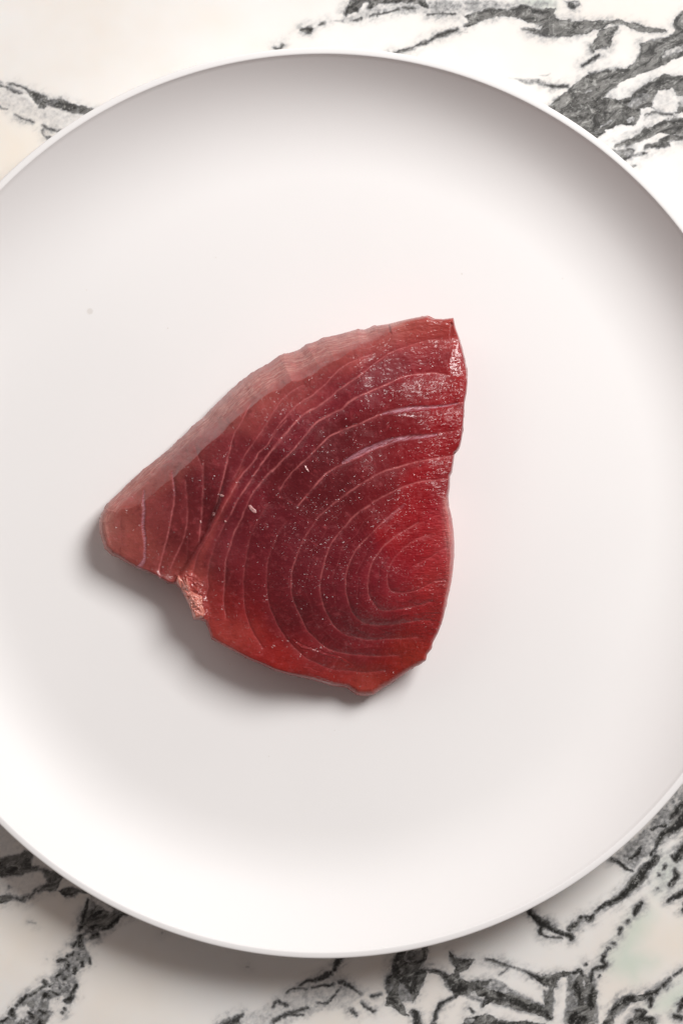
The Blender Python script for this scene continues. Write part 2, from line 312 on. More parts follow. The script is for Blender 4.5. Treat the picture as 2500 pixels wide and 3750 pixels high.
    for p in ([(-20, 545, 10), (120, 540, 9), (230, 512, 6)], [(300, 455, 12), (380, 480, 8), (460, 500, 12)], [(470, 600, 12), (560, 560, 12), (610, 545, 9)], [(280, 760, 8), (330, 690, 16), (430, 640, 14), (520, 620, 12)], [(540, 650, 9)],
              [(640, 735, 14), (700, 720, 18), (750, 680, 10)], [(230, 790, 12), (150, 760, 9)], [(60, 790, 12), (-20, 810, 10)], [(80, 640, 6)], [(60, 480, 16), (160, 450, 14)]):
        ST('T5', p, .6)
    CRM('T5', [(-100, 880), (200, 830), (600, 800), (650, 1000), (400, 1350), (-100, 1650)], .5)
    CRM('T5', [(900, 1300), (1700, 1400), (1900, 2000), (800, 2100)], .3); ST('T5', [(285, 985, 2), (345, 998, 3)], .45); ST('T6', [(428, 295, 3)], .5); ST('T5', [(1550, 1090, 3)], .5); ST('T5', [(450, 1335, 3)], .4)
    # ---- lower middle
    HZ('T6', [(500, 640), (640, 540), (850, 420), (1150, 330), (1330, 520), (1200, 620), (1000, 620), (760, 740), (200, 800), (200, 720)], .26, 14)
    for p in ([(1160, 215, 12), (1110, 280, 16), (1100, 320, 12)], [(1060, 345, 13), (980, 385, 13), (900, 400, 9), (840, 435, 10)], [(740, 490, 6), (800, 460, 4), (880, 470, 3)], [(920, 455, 4), (1010, 440, 6), (1090, 435, 11)],
              [(1140, 420, 12), (1190, 425, 12), (1240, 455, 10), (1300, 515, 4)], [(1140, 460, 6), (1100, 510, 7), (1040, 565, 7), (960, 570, 3)], [(630, 600, 12), (660, 560, 10), (730, 590, 12)], [(640, 715, 10), (690, 680, 14), (780, 640, 10), (900, 605, 7)],
              [(240, 740, 22), (320, 710, 24), (390, 660, 10)], [(1220, 630, 14), (1265, 670, 9)], [(1310, 575, 8), (1390, 630, 13)], [(1380, 520, 10), (1450, 500, 10)], [(760, 660, 8), (850, 655, 6)]):
        ST('T6', p, .75)
    PG('T6', [(200, 800), (240, 720), (320, 690), (400, 700), (400, 800)], .55, 10)
    CRM('T6', [(900, 660), (1200, 640), (1300, 800), (900, 800)], .6)
    # ---- lower right of centre
    HZ('T7', [(110, 650), (400, 560), (430, 700), (350, 1000), (280, 1080), (60, 1100), (20, 1000)], .5, 10)
    HZ('T7', [(640, 900), (1100, 870), (1300, 1020), (1568, 1130), (1568, 1260), (900, 1100), (700, 1060)], .45, 10)
    HZ('T8', [(450, 1880), (640, 1860), (760, 1950), (760, 2352), (430, 2352)], .5, 10)
    PG('T7', [(110, 690), (190, 590), (240, 590), (200, 650), (210, 700), (290, 735), (350, 690), (370, 640), (370, 565), (430, 550), (430, 600), (420, 680), (390, 730), (350, 770), (430, 785), (420, 830), (400, 880), (350, 1000), (290, 1100), (260, 1010), (220, 930), (150, 910), (160, 1040), (220, 1150), (250, 1230), (180, 1200), (100, 1150), (20, 1120), (80, 1000), (120, 920), (30, 930), (60, 860), (100, 800)], .95, 6)
    PG('T7', [(640, 600), (700, 670), (850, 685), (880, 700), (800, 780), (730, 820), (735, 880), (860, 900), (1040, 880), (1000, 930), (940, 950), (1060, 980), (1200, 1010), (1400, 1080), (1568, 1170), (1568, 1235), (1470, 1195), (1320, 1180), (1200, 1130), (1050, 1090), (960, 1150), (950, 1100), (1030, 1050), (900, 1035), (830, 1010), (730, 1030), (700, 1060), (680, 1000), (640, 930), (600, 860), (520, 820), (430, 800), (520, 785), (640, 830), (700, 800), (690, 740), (650, 680)], .95, 6)
    WH('T7', [(820, 985), (880, 980), (890, 1030), (830, 1020)], .3)
    HZ('T7', [(0, 640), (110, 620), (110, 760), (60, 900), (0, 940), (0, 900)], .2, 14)
    for p in ([(350, 790, 9), (430, 785, 8), (520, 795, 9), (600, 820, 9)], [(980, 690, 5), (1060, 700, 9), (1120, 725, 11), (1200, 755, 6), (1330, 795, 3), (1420, 840, 12), (1500, 870, 16), (1568, 890, 18)],
              [(700, 1045, 9), (640, 1080, 12), (570, 1110, 15), (525, 1170, 14), (500, 1260, 14), (480, 1330, 18)], [(300, 1200, 26), (320, 1260, 28), (340, 1330, 26)], [(830, 1160, 10), (870, 1200, 9)], [(180, 620, 16), (130, 700, 18), (90, 830, 18), (60, 890, 14)],
              [(1390, 230, 7), (1450, 280, 14), (1530, 360, 18), (1500, 420, 12)], [(280, 730, 10), (380, 700, 10), (400, 600, 10)], [(1040, 885, 7), (940, 900, 7), (860, 905, 7)], [(960, 1140, 8), (980, 1080, 12), (1060, 1060, 14), (1200, 1080, 20), (1320, 1130, 22), (1450, 1160, 20), (1568, 1190, 20)],
              [(740, 700, 16), (820, 700, 14)], [(230, 940, 18), (280, 1000, 16)], [(740, 900, 14), (760, 960, 12), (680, 900, 14)], [(80, 1060, 14), (140, 1100, 14)], [(880, 930, 12)], [(1120, 830, 3), (1190, 780, 3)], [(1568, 1240, 12)]):
        ST('T7', p, .8)
    for p in ([(600, 850, 22), (670, 930, 40), (740, 980, 36), (820, 950, 24)], [(330, 830, 26), (300, 920, 30), (290, 1010, 20)], [(120, 760, 28), (150, 860, 34), (240, 880, 30)], [(1100, 1010, 22), (1250, 1080, 26), (1400, 1140, 26)]): ST('T7', p, .78)
    PG('T7', [(740, 1420), (790, 1260), (850, 1240), (980, 1205), (1060, 1230), (1100, 1280), (1400, 1285), (1560, 1300), (1568, 1420)], .9, 7)
    WH('T7', [(780, 1290), (850, 1250), (900, 1260), (820, 1330)], .5)
    # ---- lower right
    HZ('T8', [(880, 780), (1100, 540), (1400, 230), (1568, 60), (1800, 0), (1800, 480), (1568, 480), (1330, 600), (1290, 700), (1100, 890), (1020, 850)], .42, 10)
    HZ('T8', [(1300, 780), (1568, 700), (1800, 700), (1800, 1000), (1568, 1050), (1350, 1100), (1320, 950)], .25, 16)
    PG('T8', [(100, 1900), (250, 1885), (400, 1850), (490, 1850), (500, 1880), (350, 1930), (370, 2000), (330, 2030), (200, 1960)], .9)
    PG('T8', [(500, 1990), (540, 1900), (640, 1880), (700, 1950), (740, 2050), (720, 2180), (710, 2500), (400, 2500), (450, 2352), (560, 2220), (540, 2120), (500, 2080)], .93)
    PG('T8', [(220, 2010), (345, 2010), (350, 2150), (310, 2310), (240, 2260), (230, 2100)], .6, 9)
    PG('T8', [(-60, 2080), (0, 2100), (120, 2150), (250, 2240), (310, 2310), (150, 2245), (-60, 2205)], .95)
    PG('T8', [(740, 2450), (800, 2330), (900, 2200), (1050, 2090), (1200, 2055), (1250, 2080), (1200, 2125), (1050, 2165), (920, 2270), (840, 2450)], .88)
    PG('T8', [(1000, 2450), (1080, 2330), (1110, 2215), (1210, 2230), (1200, 2290), (1320, 2300), (1320, 2450)], .75)
    WH('T8', [(600, 1900), (640, 1960), (620, 2050), (590, 1960)], .5)
    WH('T8', [(610, 2060), (690, 2080), (640, 2160), (600, 2140)], .55)
    for p in ([(100, 1270, 9), (160, 1350, 15), (230, 1400, 24)], [(215, 1420, 12), (195, 1465, 12), (220, 1495, 5)], [(250, 1400, 18), (330, 1450, 16), (400, 1485, 13), (480, 1500, 20), (490, 1540, 9)], [(200, 1475, 3), (260, 1522, 4), (400, 1530, 4)],
              [(480, 1440, 14), (560, 1385, 13), (600, 1335, 7)], [(630, 1330, 12), (670, 1335, 18), (710, 1300, 6)], [(730, 1265, 9), (820, 1215, 11), (920, 1160, 16), (1040, 1070, 24), (1130, 970, 30), (1220, 860, 26), (1310, 770, 18)],
              [(880, 780, 8), (940, 800, 10), (1020, 855, 9), (1090, 892, 3)], [(1050, 760, 8), (1110, 730, 13), (1150, 670, 10)], [(1260, 740, 8), (1290, 690, 10), (1330, 600, 17), (1380, 540, 18), (1480, 480, 26), (1568, 390, 45), (1640, 300, 45)],
              [(1270, 490, 8), (1320, 465, 7), (1400, 460, 9)], [(1450, 390, 12), (1520, 290, 22), (1568, 250, 24)], [(1640, 600, 30), (1560, 680, 26), (1510, 770, 22), (1470, 750, 10)], [(1390, 840, 10), (1380, 870, 8)], [(1330, 930, 7)],
              [(1490, 890, 15), (1505, 950, 15), (1440, 1030, 12)], [(1320, 1055, 6)], [(1430, 1165, 9), (1500, 1125, 14), (1600, 1080, 22)], [(1568, 1200, 9), (1568, 1260, 12)], [(1175, 1195, 8), (1130, 1250, 18), (1100, 1300, 12)], [(1040, 1375, 10)], [(975, 1430, 12), (955, 1490, 6)],
              [(910, 1580, 7)], [(870, 1620, 5), (820, 1665, 4)], [(800, 1700, 13), (800, 1750, 12), (830, 1795, 11), (740, 1820, 13), (700, 1840, 9)], [(700, 1880, 9), (690, 1930, 14)], [(760, 1900, 6)], [(520, 1865, 10), (580, 1840, 12), (600, 1900, 12)], [(640, 1780, 10)],
              [(1210, 2060, 10), (1290, 2050, 18), (1340, 2010, 10)], [(1380, 1985, 13), (1440, 1920, 11)], [(1480, 1890, 5), (1560, 1830, 6)], [(1250, 2105, 18), (1245, 2180, 9)], [(1120, 2225, 9), (1200, 2240, 14), (1170, 2300, 16), (1280, 2310, 12)], [(1070, 2345, 22)], [(1580, 2130, 18), (1530, 2230, 10)], [(1480, 2270, 11), (1540, 2300, 15)],
              [(540, 1980, 22), (580, 2080, 24)], [(690, 2000, 12), (670, 2100, 22), (690, 2200, 20)], [(540, 2240, 22), (500, 2330, 26), (620, 2300, 24)], [(260, 2260, 16), (290, 2290, 14)], [(130, 1900, 10), (240, 1970, 8)], [(880, 2240, 14), (960, 2150, 16), (1100, 2100, 18)]):
        ST('T8', p, .92)
    GR('T8', [(850, 1720), (1000, 1500), (1100, 1330), (1250, 1280), (1220, 1450), (1100, 1650), (1300, 1750), (1100, 1930), (870, 1850)], .95)
    GR('T8', [(1250, 2180), (1400, 2030), (1568, 1940), (1900, 1900), (1900, 2150), (1400, 2220)], .9)
    GR('T8', [(1300, 760), (1500, 800), (1500, 1000), (1300, 1120)], .6)
    CRM('T8', [(1180, 1450), (1350, 1250), (1900, 1250), (1900, 1800), (1400, 1800), (1200, 1680)], .7)
    CRM('T8', [(750, 1950), (1100, 1900), (1200, 2000), (800, 2300)], .4)
    # broken grain inside the traced veins
    g = np.clip(g, 0, 1); hz = hz*(.55+.6*sstep(-.5, .5, fbm((X*.86-Y*.5)/70, (X*.5+Y*.86)/16, 201, 4))); 
    tr = np.abs(fbm(wx/75, wy/75, 401, 4)); tr2 = np.abs(fbm(wx/34, wy/34, 411, 3))
    thin = np.maximum(sstep(.035, .0, tr), .6*sstep(.05, .0, tr2))*sstep(.10, .34, hz)
    v = np.maximum(v, hz); v = np.maximum(v, .55*thin*sstep(-.3, .3, fbm(X/50, Y/50, 421, 2))); b = np.maximum(b, .5*thin*sstep(.0, .4, fbm(X/30, Y/30, 431, 2)))
    n = fbm(X/11, Y/11, 91, 4); v = np.clip(v+n*.55*v*(1.25-v), 0, 1)
    n2 = fbm(X/7, Y/7, 97, 3); b = b*sstep(-.6, -.1, n2)
    outer = np.clip((np.maximum(np.abs(X-CX)-1250, np.abs(Y-CY)-1875)-60)/120, 0, 1)
    # flat top, then the slab's rest
    wx_, wy_ = W(X, Y, 0.0)
    co = np.stack([wx_, wy_, np.zeros(len(X))], 1); quads = [q, q2]
    L, R_ = wx_.min(), wx_.max(); Bt, Tp = wy_.min(), wy_.max(); E = .75; TH = -.03
    ex = np.array([(-E, -E, 0), (E, -E, 0), (E, E, 0), (-E, E, 0), (L, Bt, 0), (R_, Bt, 0), (R_, Tp, 0), (L, Tp, 0), (-E, -E, TH), (E, -E, TH), (E, E, TH), (-E, E, TH)], float)
    o = len(co); co = np.vstack([co, ex])
    f = np.array([(0, 1, 5, 4), (1, 2, 6, 5), (2, 3, 7, 6), (3, 0, 4, 7), (0, 8, 9, 1), (1, 9, 10, 2), (2, 10, 11, 3), (3, 11, 8, 0), (11, 10, 9, 8)])+o
    me = make_mesh('countertop', co, np.vstack(quads+[f]), smooth=False)
    z = lambda a, e: np.concatenate([a, np.full(len(ex), e)])
    fattr(me, 'vein', z(v, 0.)); fattr(me, 'black', z(b, 0.)); fattr(me, 'green', z(g, 0.)); fattr(me, 'cream', z(cr, 0.)); fattr(me, 'outer', z(outer, 1.))
    ob = bpy.data.objects.new('countertop', me); COL.objects.link(ob); ob['kind'] = 'structure'
    me.materials.append(marble_material()); return ob
build_marble()
# ============================================================ plate
def plate_material():
    t = NT('white_glaze'); co = t.coord()
    n = t.noise(co, 9, 3, .5)
    c = t.mix(t.ramp(n, .3, .7), L3(239, 237, 236), L3(236, 234, 233))
    # faint smudges and pinhead marks on the well (fixed spots of the glaze)
    for (px, py, r, k) in ((330, 1140, 13, .45), (615, 1202, 3, .5), (790, 943, 3, .35), (1690, 1003, 4, .4), (2350, 815, 4, .5), (2058, 1020, 3, .4), (985, 2770, 3, .35), (318, 1062, 3, .3), (842, 2432, 3, .4), (1225, 2675, 3, .3)):
        x, y = W(px, py, .0036)
        vd = t.node('ShaderNodeVectorMath', operation='DISTANCE'); t.link(co, vd.inputs[0]); vd.inputs[1].default_value = (x-PX, y-PY, .0036)
        c = t.mix(t.ramp(vd.outputs['Value'], r*S0*1.15, r*S0*.55, 0, k), c, L3(205, 198, 190))
    t.link(c, t.p.inputs['Base Color']); t.setv(t.p.inputs['Roughness'], t.ramp(n, .3, .7, .50, .56)); t.p.inputs['Specular IOR Level'].default_value = .35
    t.link(t.bump(t.noise(co, 60, 2, .5), .05, .0006), t.p.inputs['Normal'])
    return t.m
pcx, pcy = W(742*1.5944, 1158*1.5944, ZR); PX, PY = float(pcx), float(pcy)+.0004
def lathe(name, prof, mat, parent, seg=720):
    P = np.array(prof, float); a = np.linspace(0, 2*math.pi, seg, endpoint=False)
    co = np.stack([P[:, 0][:, None]*np.cos(a), P[:, 0][:, None]*np.sin(a), np.repeat(P[:, 1][:, None], seg, 1)], 2).reshape(-1, 3)
    i, j = np.meshgrid(np.arange(len(P)-1), np.arange(seg), indexing='ij'); i = i.ravel(); j = j.ravel(); k = (j+1) % seg
    q = np.stack([i*seg+j, i*seg+k, (i+1)*seg+k, (i+1)*seg+j], 1)
    me = make_mesh(name, co, q); me.materials.append(mat)
    ob = bpy.data.objects.new(name, me); COL.objects.link(ob); ob.parent = parent; return ob
def build_plate():
    root = bpy.data.objects.new('dinner_plate', None); COL.objects.link(root); root.location = (PX, PY, 0)
    root['label'] = 'round white plate with raised curved rim standing on the black and white marble'; root['category'] = 'plate'
    m = plate_material()
    R = .1411; zf = .0036; rf = .1030; th = .0024
    # inner curve: flat well, soft turn, steep flared wall
    def inner(t):   # t 0..1 from well edge to lip
        x = rf+(R-.0022-rf)*t; u = t
        z = zf+(ZR-zf-.0004)*(.80*u**2.3+.20*u**4.5)
        return x, z
    prof = [(0.0004, zf)]+[(r, zf) for r in np.linspace(.004, rf, 40)]+[inner(t) for t in np.linspace(.012, 1, 70)]
    lip = []
    x1, z1 = prof[-1]
    for a in np.linspace(math.radians(168), math.radians(-60), 34):     # flattened round lip
        ca, sa = math.cos(a), math.sin(a)
        lip.append((R-.00115+.00115*math.copysign(abs(ca)**.6, ca), ZR-.0009+.0009*math.copysign(abs(sa)**.62, sa)))
    outer = []
    for t in np.linspace(.97, 0, 50):
        x, z = inner(t); outer.append((x+.0014+.0006*(1-t), max(z-th, .0018)))
    body = prof[:-2]; cut = prof[-3]
    # the wall and well in one piece, the rounded lip as its own part
    lathe('well', prof[:44], m, root); lathe('wall', prof[43:-2], m, root)
    lathe('rim', [cut]+lip+[outer[1]], m, root)
    lathe('underside', outer[1:]+[(r, .0018) for r in np.linspace(rf-.001, .0004, 24)], m, root, 360)
    lathe('foot_ring', [(.094, .0018), (.0935, .0006), (.0925, 0.0001), (.0905, 0.0001), (.0895, .0006), (.089, .0018)], m, root, 360)
    return root
build_plate()
# ============================================================ tuna steak
SIL = (conv('B', [(1372, 145), (1383, 200), (1415, 280), (1445, 380), (1465, 460), (1480, 560), (1478, 640), (1470, 720), (1455, 780), (1450, 850), (1445, 950), (1435, 1050), (1422, 1120), (1402, 1160), (1380, 1178), (1372, 1250), (1362, 1320), (1347, 1350), (1345, 1430), (1335, 1500)])
       + conv('D', [(1340, 10), (1355, 60), (1367, 120), (1378, 200), (1384, 300), (1382, 400), (1375, 480), (1362, 580), (1345, 660), (1330, 720), (1315, 790), (1303, 850), (1285, 910), (1262, 970), (1235, 1020), (1220, 1060), (1205, 1110), (1180, 1145), (1170, 1190), (1120, 1225), (1060, 1260), (980, 1320), (900, 1380), (840, 1415), (800, 1445), (770, 1468), (700, 1475), (640, 1468), (600, 1440), (560, 1412), (450, 1395), (350, 1360), (250, 1330), (120, 1300)])
       + conv('C', [(1463, 1575), (1390, 1540), (1280, 1495), (1160, 1430), (1040, 1365), (990, 1335), (965, 1260), (945, 1208), (900, 1194), (852, 1192), (835, 1130), (810, 1060), (775, 1000), (755, 955), (715, 922), (660, 915), (620, 892), (560, 855), (480, 820), (420, 800), (350, 765), (270, 720), (220, 702), (190, 672), (162, 650), (145, 590), (125, 530), (118, 440), (140, 370), (180, 300), (240, 240), (300, 180), (370, 110), (450, 40)])
       + conv('A', [(500, 1254), (560, 1205), (640, 1140), (720, 1065), (800, 990), (860, 930), (930, 875), (975, 820), (1050, 750), (1110, 690), (1180, 630), (1230, 590), (1280, 550), (1330, 520), (1400, 485), (1450, 450), (1500, 410), (1545, 393)])
       + conv('B', [(90, 395), (150, 385), (200, 365), (250, 325), (330, 300), (400, 270), (480, 255), (560, 235), (640, 215), (700, 215), (770, 190), (880, 180), (980, 160), (1080, 140), (1170, 128), (1215, 150), (1290, 155), (1350, 148)]))
SIL = np.array(SIL)
SC0 = np.array([1150., 1960.])
def shepard(X, Y, pts, sig):
    P = np.array([[p[0], p[1]] for p in pts]); V = np.array([p[2:] for p in pts], float)
    num = np.zeros((len(X), V.shape[1])); den = np.full(len(X), 1e-9)
    for (a, b), v in zip(P, V):
        r2 = (X-a)**2+(Y-b)**2
        w = np.exp(-r2/(2*sig*sig))+3e-5/(1+r2/(sig*sig))
        num += w[:, None]*v; den += w
    return num/den[:, None]
def CP(v, l): return [tuple(conv(v, [p[:2]])[0][:2])+tuple(p[2:]) for p in l]
HP = CP('A', [(1420, 720, 285), (900, 1150, 250), (500, 1400, 195)])+CP('C', [(250, 500, 140), (450, 500, 172), (700, 400, 205), (600, 800, 160), (820, 900, 180), (900, 1150, 160), (1100, 1300, 200), (1100, 600, 262), (1300, 1000, 275), (1400, 400, 295)])
HP += CP('B', [(400, 500, 300), (900, 300, 300), (1370, 200, 285), (1370, 330, 285), (1390, 460, 288), (1380, 600, 290), (1200, 300, 280), (1000, 800, 330), (1300, 900, 322), (500, 1200, 315), (1000, 1300, 330), (1300, 1300, 312)])
HP += CP('D', [(300, 500, 305), (800, 500, 325), (1250, 300, 318), (1150, 800, 290), (600, 1000, 275), (1100, 1150, 215), (800, 1350, 115), (700, 1450, 55), (600, 1430, 85), (950, 1330, 105), (1180, 1160, 150), (300, 1200, 200), (0, 1150, 208)])
WS = CP('A', [(1230, 600, 112), (1000, 830, 105), (700, 1100, 100), (400, 1350, 100), (1500, 450, 120)])+CP('C', [(150, 500, 60), (250, 680, 22), (500, 820, 14), (800, 1050, 26), (900, 1180, 20), (1050, 1350, 18), (1300, 1480, 20)])
WS += CP('B', [(300, 330, 110), (700, 240, 80), (1100, 150, 32), (1370, 170, 14), (1440, 400, 22), (1470, 600, 16), (1450, 900, 14), (1400, 1150, 14), (1350, 1400, 24)])
WS += CP('D', [(1370, 200, 40), (1380, 400, 42), (1340, 620, 30), (1290, 900, 22), (1200, 1120, 22), (950, 1330, 34), (700, 1470, 40), (450, 1380, 30), (150, 1290, 22)])
ZE = CP('A', [(1230, 600, .22), (1000, 830, .18), (700, 1100, .2), (400, 1350, .3), (1500, 450, .25)])+CP('C', [(150, 500, .5), (220, 700, .7), (500, 820, .85), (800, 1050, .8), (1050, 1350, .85), (1300, 1480, .8)])
ZE += CP('B', [(300, 330, .3), (700, 240, .35), (1100, 150, .7), (1370, 170, .85), (1440, 400, .8), (1450, 900, .86), (1350, 1400, .7)])+CP('D', [(1370, 300, .5), (1340, 600, .6), (1290, 900, .85), (1200, 1100, .85), (950, 1330, .7), (700, 1470, .5), (450, 1380, .72), (150, 1290, .82)])
LINES = [   # view, points (half width), strength
 ('B', [(1330, 320, 2), (1200, 320, 2), (1100, 340, 2), (1000, 375, 2), (870, 430, 3), (720, 540, 4), (640, 605, 5), (500, 700, 6), (430, 760, 7), (340, 822, 8), (240, 880, 8), (160, 960, 8), (80, 1050, 8), (0, 1150, 7)], .85),
 ('B', [(760, 425, 2), (640, 470, 3), (540, 520, 4), (470, 580, 4), (400, 655, 5), (300, 740, 5), (200, 800, 5), (130, 870, 5), (60, 950, 5), (0, 1040, 5)], .7),
 ('B', [(240, 660, 3), (180, 690, 3), (120, 730, 4), (60, 790, 5), (0, 880, 5), (-40, 960, 4)], .6),
 ('B', [(1340, 590, 4), (1250, 574, 5), (1100, 580, 5), (980, 605, 6), (880, 650, 6), (780, 693, 8), (660, 745, 7), (580, 790, 9), (530, 840, 8), (430, 888, 8), (330, 950, 7), (260, 1030, 7), (160, 1150, 6), (80, 1230, 6), (0, 1310, 6)], .85),
 ('B', [(1440, 793, 5), (1330, 815, 6), (1000, 838, 5), (900, 855, 6), (800, 890, 6), (680, 945, 6), (560, 990, 6), (450, 1040, 6), (370, 1110, 5), (290, 1190, 5), (210, 1260, 4), (130, 1345, 4), (60, 1440, 4)], .8),
 ('B', [(1420, 998, 4), (1300, 1020, 4), (1150, 1040, 4), (1000, 1050, 4), (860, 1085, 4)], .6),
 ('B', [(900, 1100, 5), (760, 1150, 6), (650, 1205, 6), (540, 1255, 7), (430, 1315, 7), (350, 1390, 7), (280, 1470, 6), (200, 1568, 5)], .75),
 ('B', [(1380, 1192, 6), (1200, 1220, 6), (1100, 1240, 6), (1000, 1265, 6), (880, 1300, 6), (800, 1332, 6), (720, 1380, 5), (620, 1440, 5), (540, 1500, 5), (450, 1568, 5)], .75),
 ('B', [(1320, 1372, 4), (1180, 1382, 5), (1080, 1400, 5), (960, 1442, 6), (860, 1490, 6), (760, 1545, 6)], .7),
 ('A', [(1568, 735, 4), (1510, 810, 5), (1440, 920, 6), (1400, 985, 6), (1340, 1070, 5), (1270, 1170, 4), (1225, 1260, 3), (1180, 1350, 3)], .6),
 ('A', [(1300, 800, 3), (1225, 950, 4), (1180, 1020, 5), (1140, 1160, 6), (1110, 1280, 6), (1080, 1400, 6), (1040, 1550, 5)], .75),
 ('A', [(1568, 925, 3), (1490, 1020, 4), (1420, 1120, 5), (1360, 1170, 5), (1330, 1230, 6), (1240, 1330, 6), (1190, 1410, 6), (1140, 1500, 6), (1080, 1610, 5)], .75),
 ('C', [(1080, 360, 5), (1020, 470, 4), (960, 570, 4), (900, 670, 5), (870, 760, 5), (850, 860, 5), (850, 920, 4)], .55),
 ('A', [(1568, 1030, 7), (1510, 1100, 8), (1440, 1180, 8), (1380, 1260, 7), (1330, 1330, 6), (1270, 1430, 6), (1200, 1530, 6), (1150, 1640, 5)], .8),
 ('C', [(1150, 380, 4), (1100, 460, 4), (1040, 580, 5), (1000, 690, 5), (975, 780, 5), (965, 860, 5), (975, 930, 4), (955, 1010, 3)], .55),
 ('C', [(1530, 0, 6), (1450, 60, 7), (1380, 140, 6), (1330, 200, 6), (1290, 275, 4), (1240, 390, 4), (1220, 440, 5), (1180, 510, 6), (1150, 600, 6), (1110, 730, 4), (1100, 850, 4), (1095, 950, 4), (1090, 1050, 3), (1105, 1170, 2)], .7),
 ('C', [(1430, 300, 3), (1330, 480, 3), (1290, 580, 4), (1265, 720, 4), (1245, 850, 4), (1245, 950, 4), (1250, 1080, 4), (1280, 1200, 4), (1330, 1310, 3), (1390, 1400, 2)], .5),
 ('C', [(1568, 440, 3), (1510, 520, 4), (1480, 600, 4), (1445, 680, 4), (1425, 780, 4), (1420, 900, 4), (1425, 1000, 4), (1450, 1110, 4), (1500, 1220, 3), (1568, 1330, 3)], .5),
 ('D', [(105, 1016, 3), (160, 1080, 4), (240, 1155, 3), (340, 1210, 3), (450, 1258, 3), (600, 1275, 3), (720, 1285, 3), (850, 1272, 3)], .5),
 ('D', [(450, 0, 4), (360, 80, 3), (280, 190, 3), (220, 300, 3), (180, 400, 4), (150, 500, 5), (145, 600, 5), (150, 700, 5), (190, 800, 4), (230, 880, 4), (260, 950, 4), (320, 1010, 4), (380, 1070, 4), (450, 1108, 4), (560, 1135, 4), (680, 1150, 4), (800, 1158, 4), (960, 1150, 3)], .6),
 ('D', [(740, 0, 8), (640, 60, 7), (550, 160, 6), (480, 240, 5), (430, 320, 4), (400, 410, 4), (370, 520, 5), (360, 620, 6), (375, 720, 5), (410, 820, 5), (460, 910, 5), (520, 965, 5), (620, 1010, 5), (740, 1030, 5), (900, 1020, 4), (1100, 1010, 4)], .6),
 ('D', [(960, 20, 8), (850, 110, 8), (770, 190, 6), (690, 270, 6), (630, 340, 5), (590, 420, 4), (560, 510, 5), (555, 620, 5), (570, 720, 5), (610, 820, 4), (680, 890, 4), (780, 915, 4), (920, 910, 4), (1060, 885, 4), (1200, 870, 3)], .6),
 ('D', [(1100, 130, 5), (1000, 190, 6), (920, 240, 7), (840, 310, 7), (780, 390, 6), (740, 470, 5), (725, 560, 5), (720, 640, 5), (750, 720, 4), (810, 790, 4), (880, 800, 4), (980, 785, 4), (1100, 760, 4), (1200, 730, 3)], .6),
 ('D', [(1220, 210, 4), (1080, 260, 5), (980, 335, 5), (920, 400, 4), (880, 480, 4), (865, 560, 4), (880, 620, 4), (930, 660, 4), (1030, 660, 4), (1120, 630, 3), (1200, 590, 4), (1300, 560, 5)], .55),
 ('D', [(1310, 320, 6), (1240, 360, 5), (1180, 400, 3), (1100, 440, 2)], .5),
 ('D', [(1260, 75, 4), (1180, 105, 4), (1080, 160, 3)], .4),
 ('C', [(700, 80, 4), (715, 200, 5), (702, 340, 6), (670, 500, 7), (640, 620, 7), (610, 720, 6), (590, 800, 6), (595, 870, 7)], .85),
 ('C', [(800, 120, 3), (815, 330, 3), (805, 470, 5), (770, 600, 6), (720, 700, 5), (680, 790, 4)], .65),
 ('C', [(805, 480, 4), (812, 600, 4), (802, 745, 3)], .45),
 ('C', [(940, -10, 5), (935, 200, 4), (920, 400, 5), (912, 500, 6), (900, 590, 3)], .75),
 ('A', [(870, 1130, 4), (900, 1210, 4), (930, 1290, 4), (935, 1400, 3)], .6),
 ('C', [(300, 340, 3), (298, 460, 4), (305, 600, 3)], .35),
 ('C', [(640, 260, 2), (690, 190, 2)], .3), ('C', [(430, 370, 2), (470, 380, 2)], .35), ('D', [(100, 640, 2), (130, 820, 2)], .0),
 ('D', [(0, 870, 2), (100, 880, 2), (200, 885, 2)], .2), ('D', [(280, 810, 2), (400, 850, 2)], .2), ('D', [(450, 780, 2), (620, 820, 2)], .2),
 ('C', [(1420, 950, 2), (1568, 960, 2)], .3), ('C', [(1160, 1190, 2), (1260, 1200, 2)], .25),
]
def between(l0, l1, s):
    def rs(p):
        P = smooth_path([q[:2] for q in p], 4); L = np.concatenate([[0], np.cumsum(np.hypot(*np.diff(P, axis=0).T))]); u = np.linspace(0, L[-1], 26)
        return np.stack([np.interp(u, L, P[:, 0]), np.interp(u, L, P[:, 1])], 1)
    m = (rs(l0[1])+rs(l1[1]))/2; k = np.arange(26); m += 9*np.stack([np.sin(k*1.7), np.cos(k*1.3)], 1)
    return ('D', [(a, b, 2.) for a, b in m[2:-3]], s)
swirl = [l for l in LINES if l[0] == 'D' and l[1][0][:2] in ((450, 0), (740, 0), (960, 20), (1100, 130), (1220, 210))]
LINES += [between(a, b, .42) for a, b in zip(swirl[:-1], swirl[1:])]
SILVER = [('B', [(830, 885, 4), (900, 868, 12), (980, 850, 14), (1060, 840, 16), (1140, 835, 14), (1220, 828, 10), (1300, 820, 6), (1400, 802, 4)], 1.),
          ('B', [(540, 1245, 12), (620, 1200, 18), (700, 1160, 20), (780, 1125, 20), (860, 1095, 19), (940, 1072, 17), (1040, 1060, 14), (1140, 1052, 11), (1240, 1038, 6)], .85),
          ('C', [(475, 200, 3), (477, 280, 9), (480, 350, 11), (472, 460, 12), (484, 560, 11), (485, 640, 10), (482, 700, 9), (465, 755, 14), (440, 790, 18)], .8),
          ('D', [(850, 120, 8), (930, 50, 14), (990, 0, 10)], .2), ('C', [(695, 60, 4), (710, 160, 7), (715, 240, 5)], .4)]
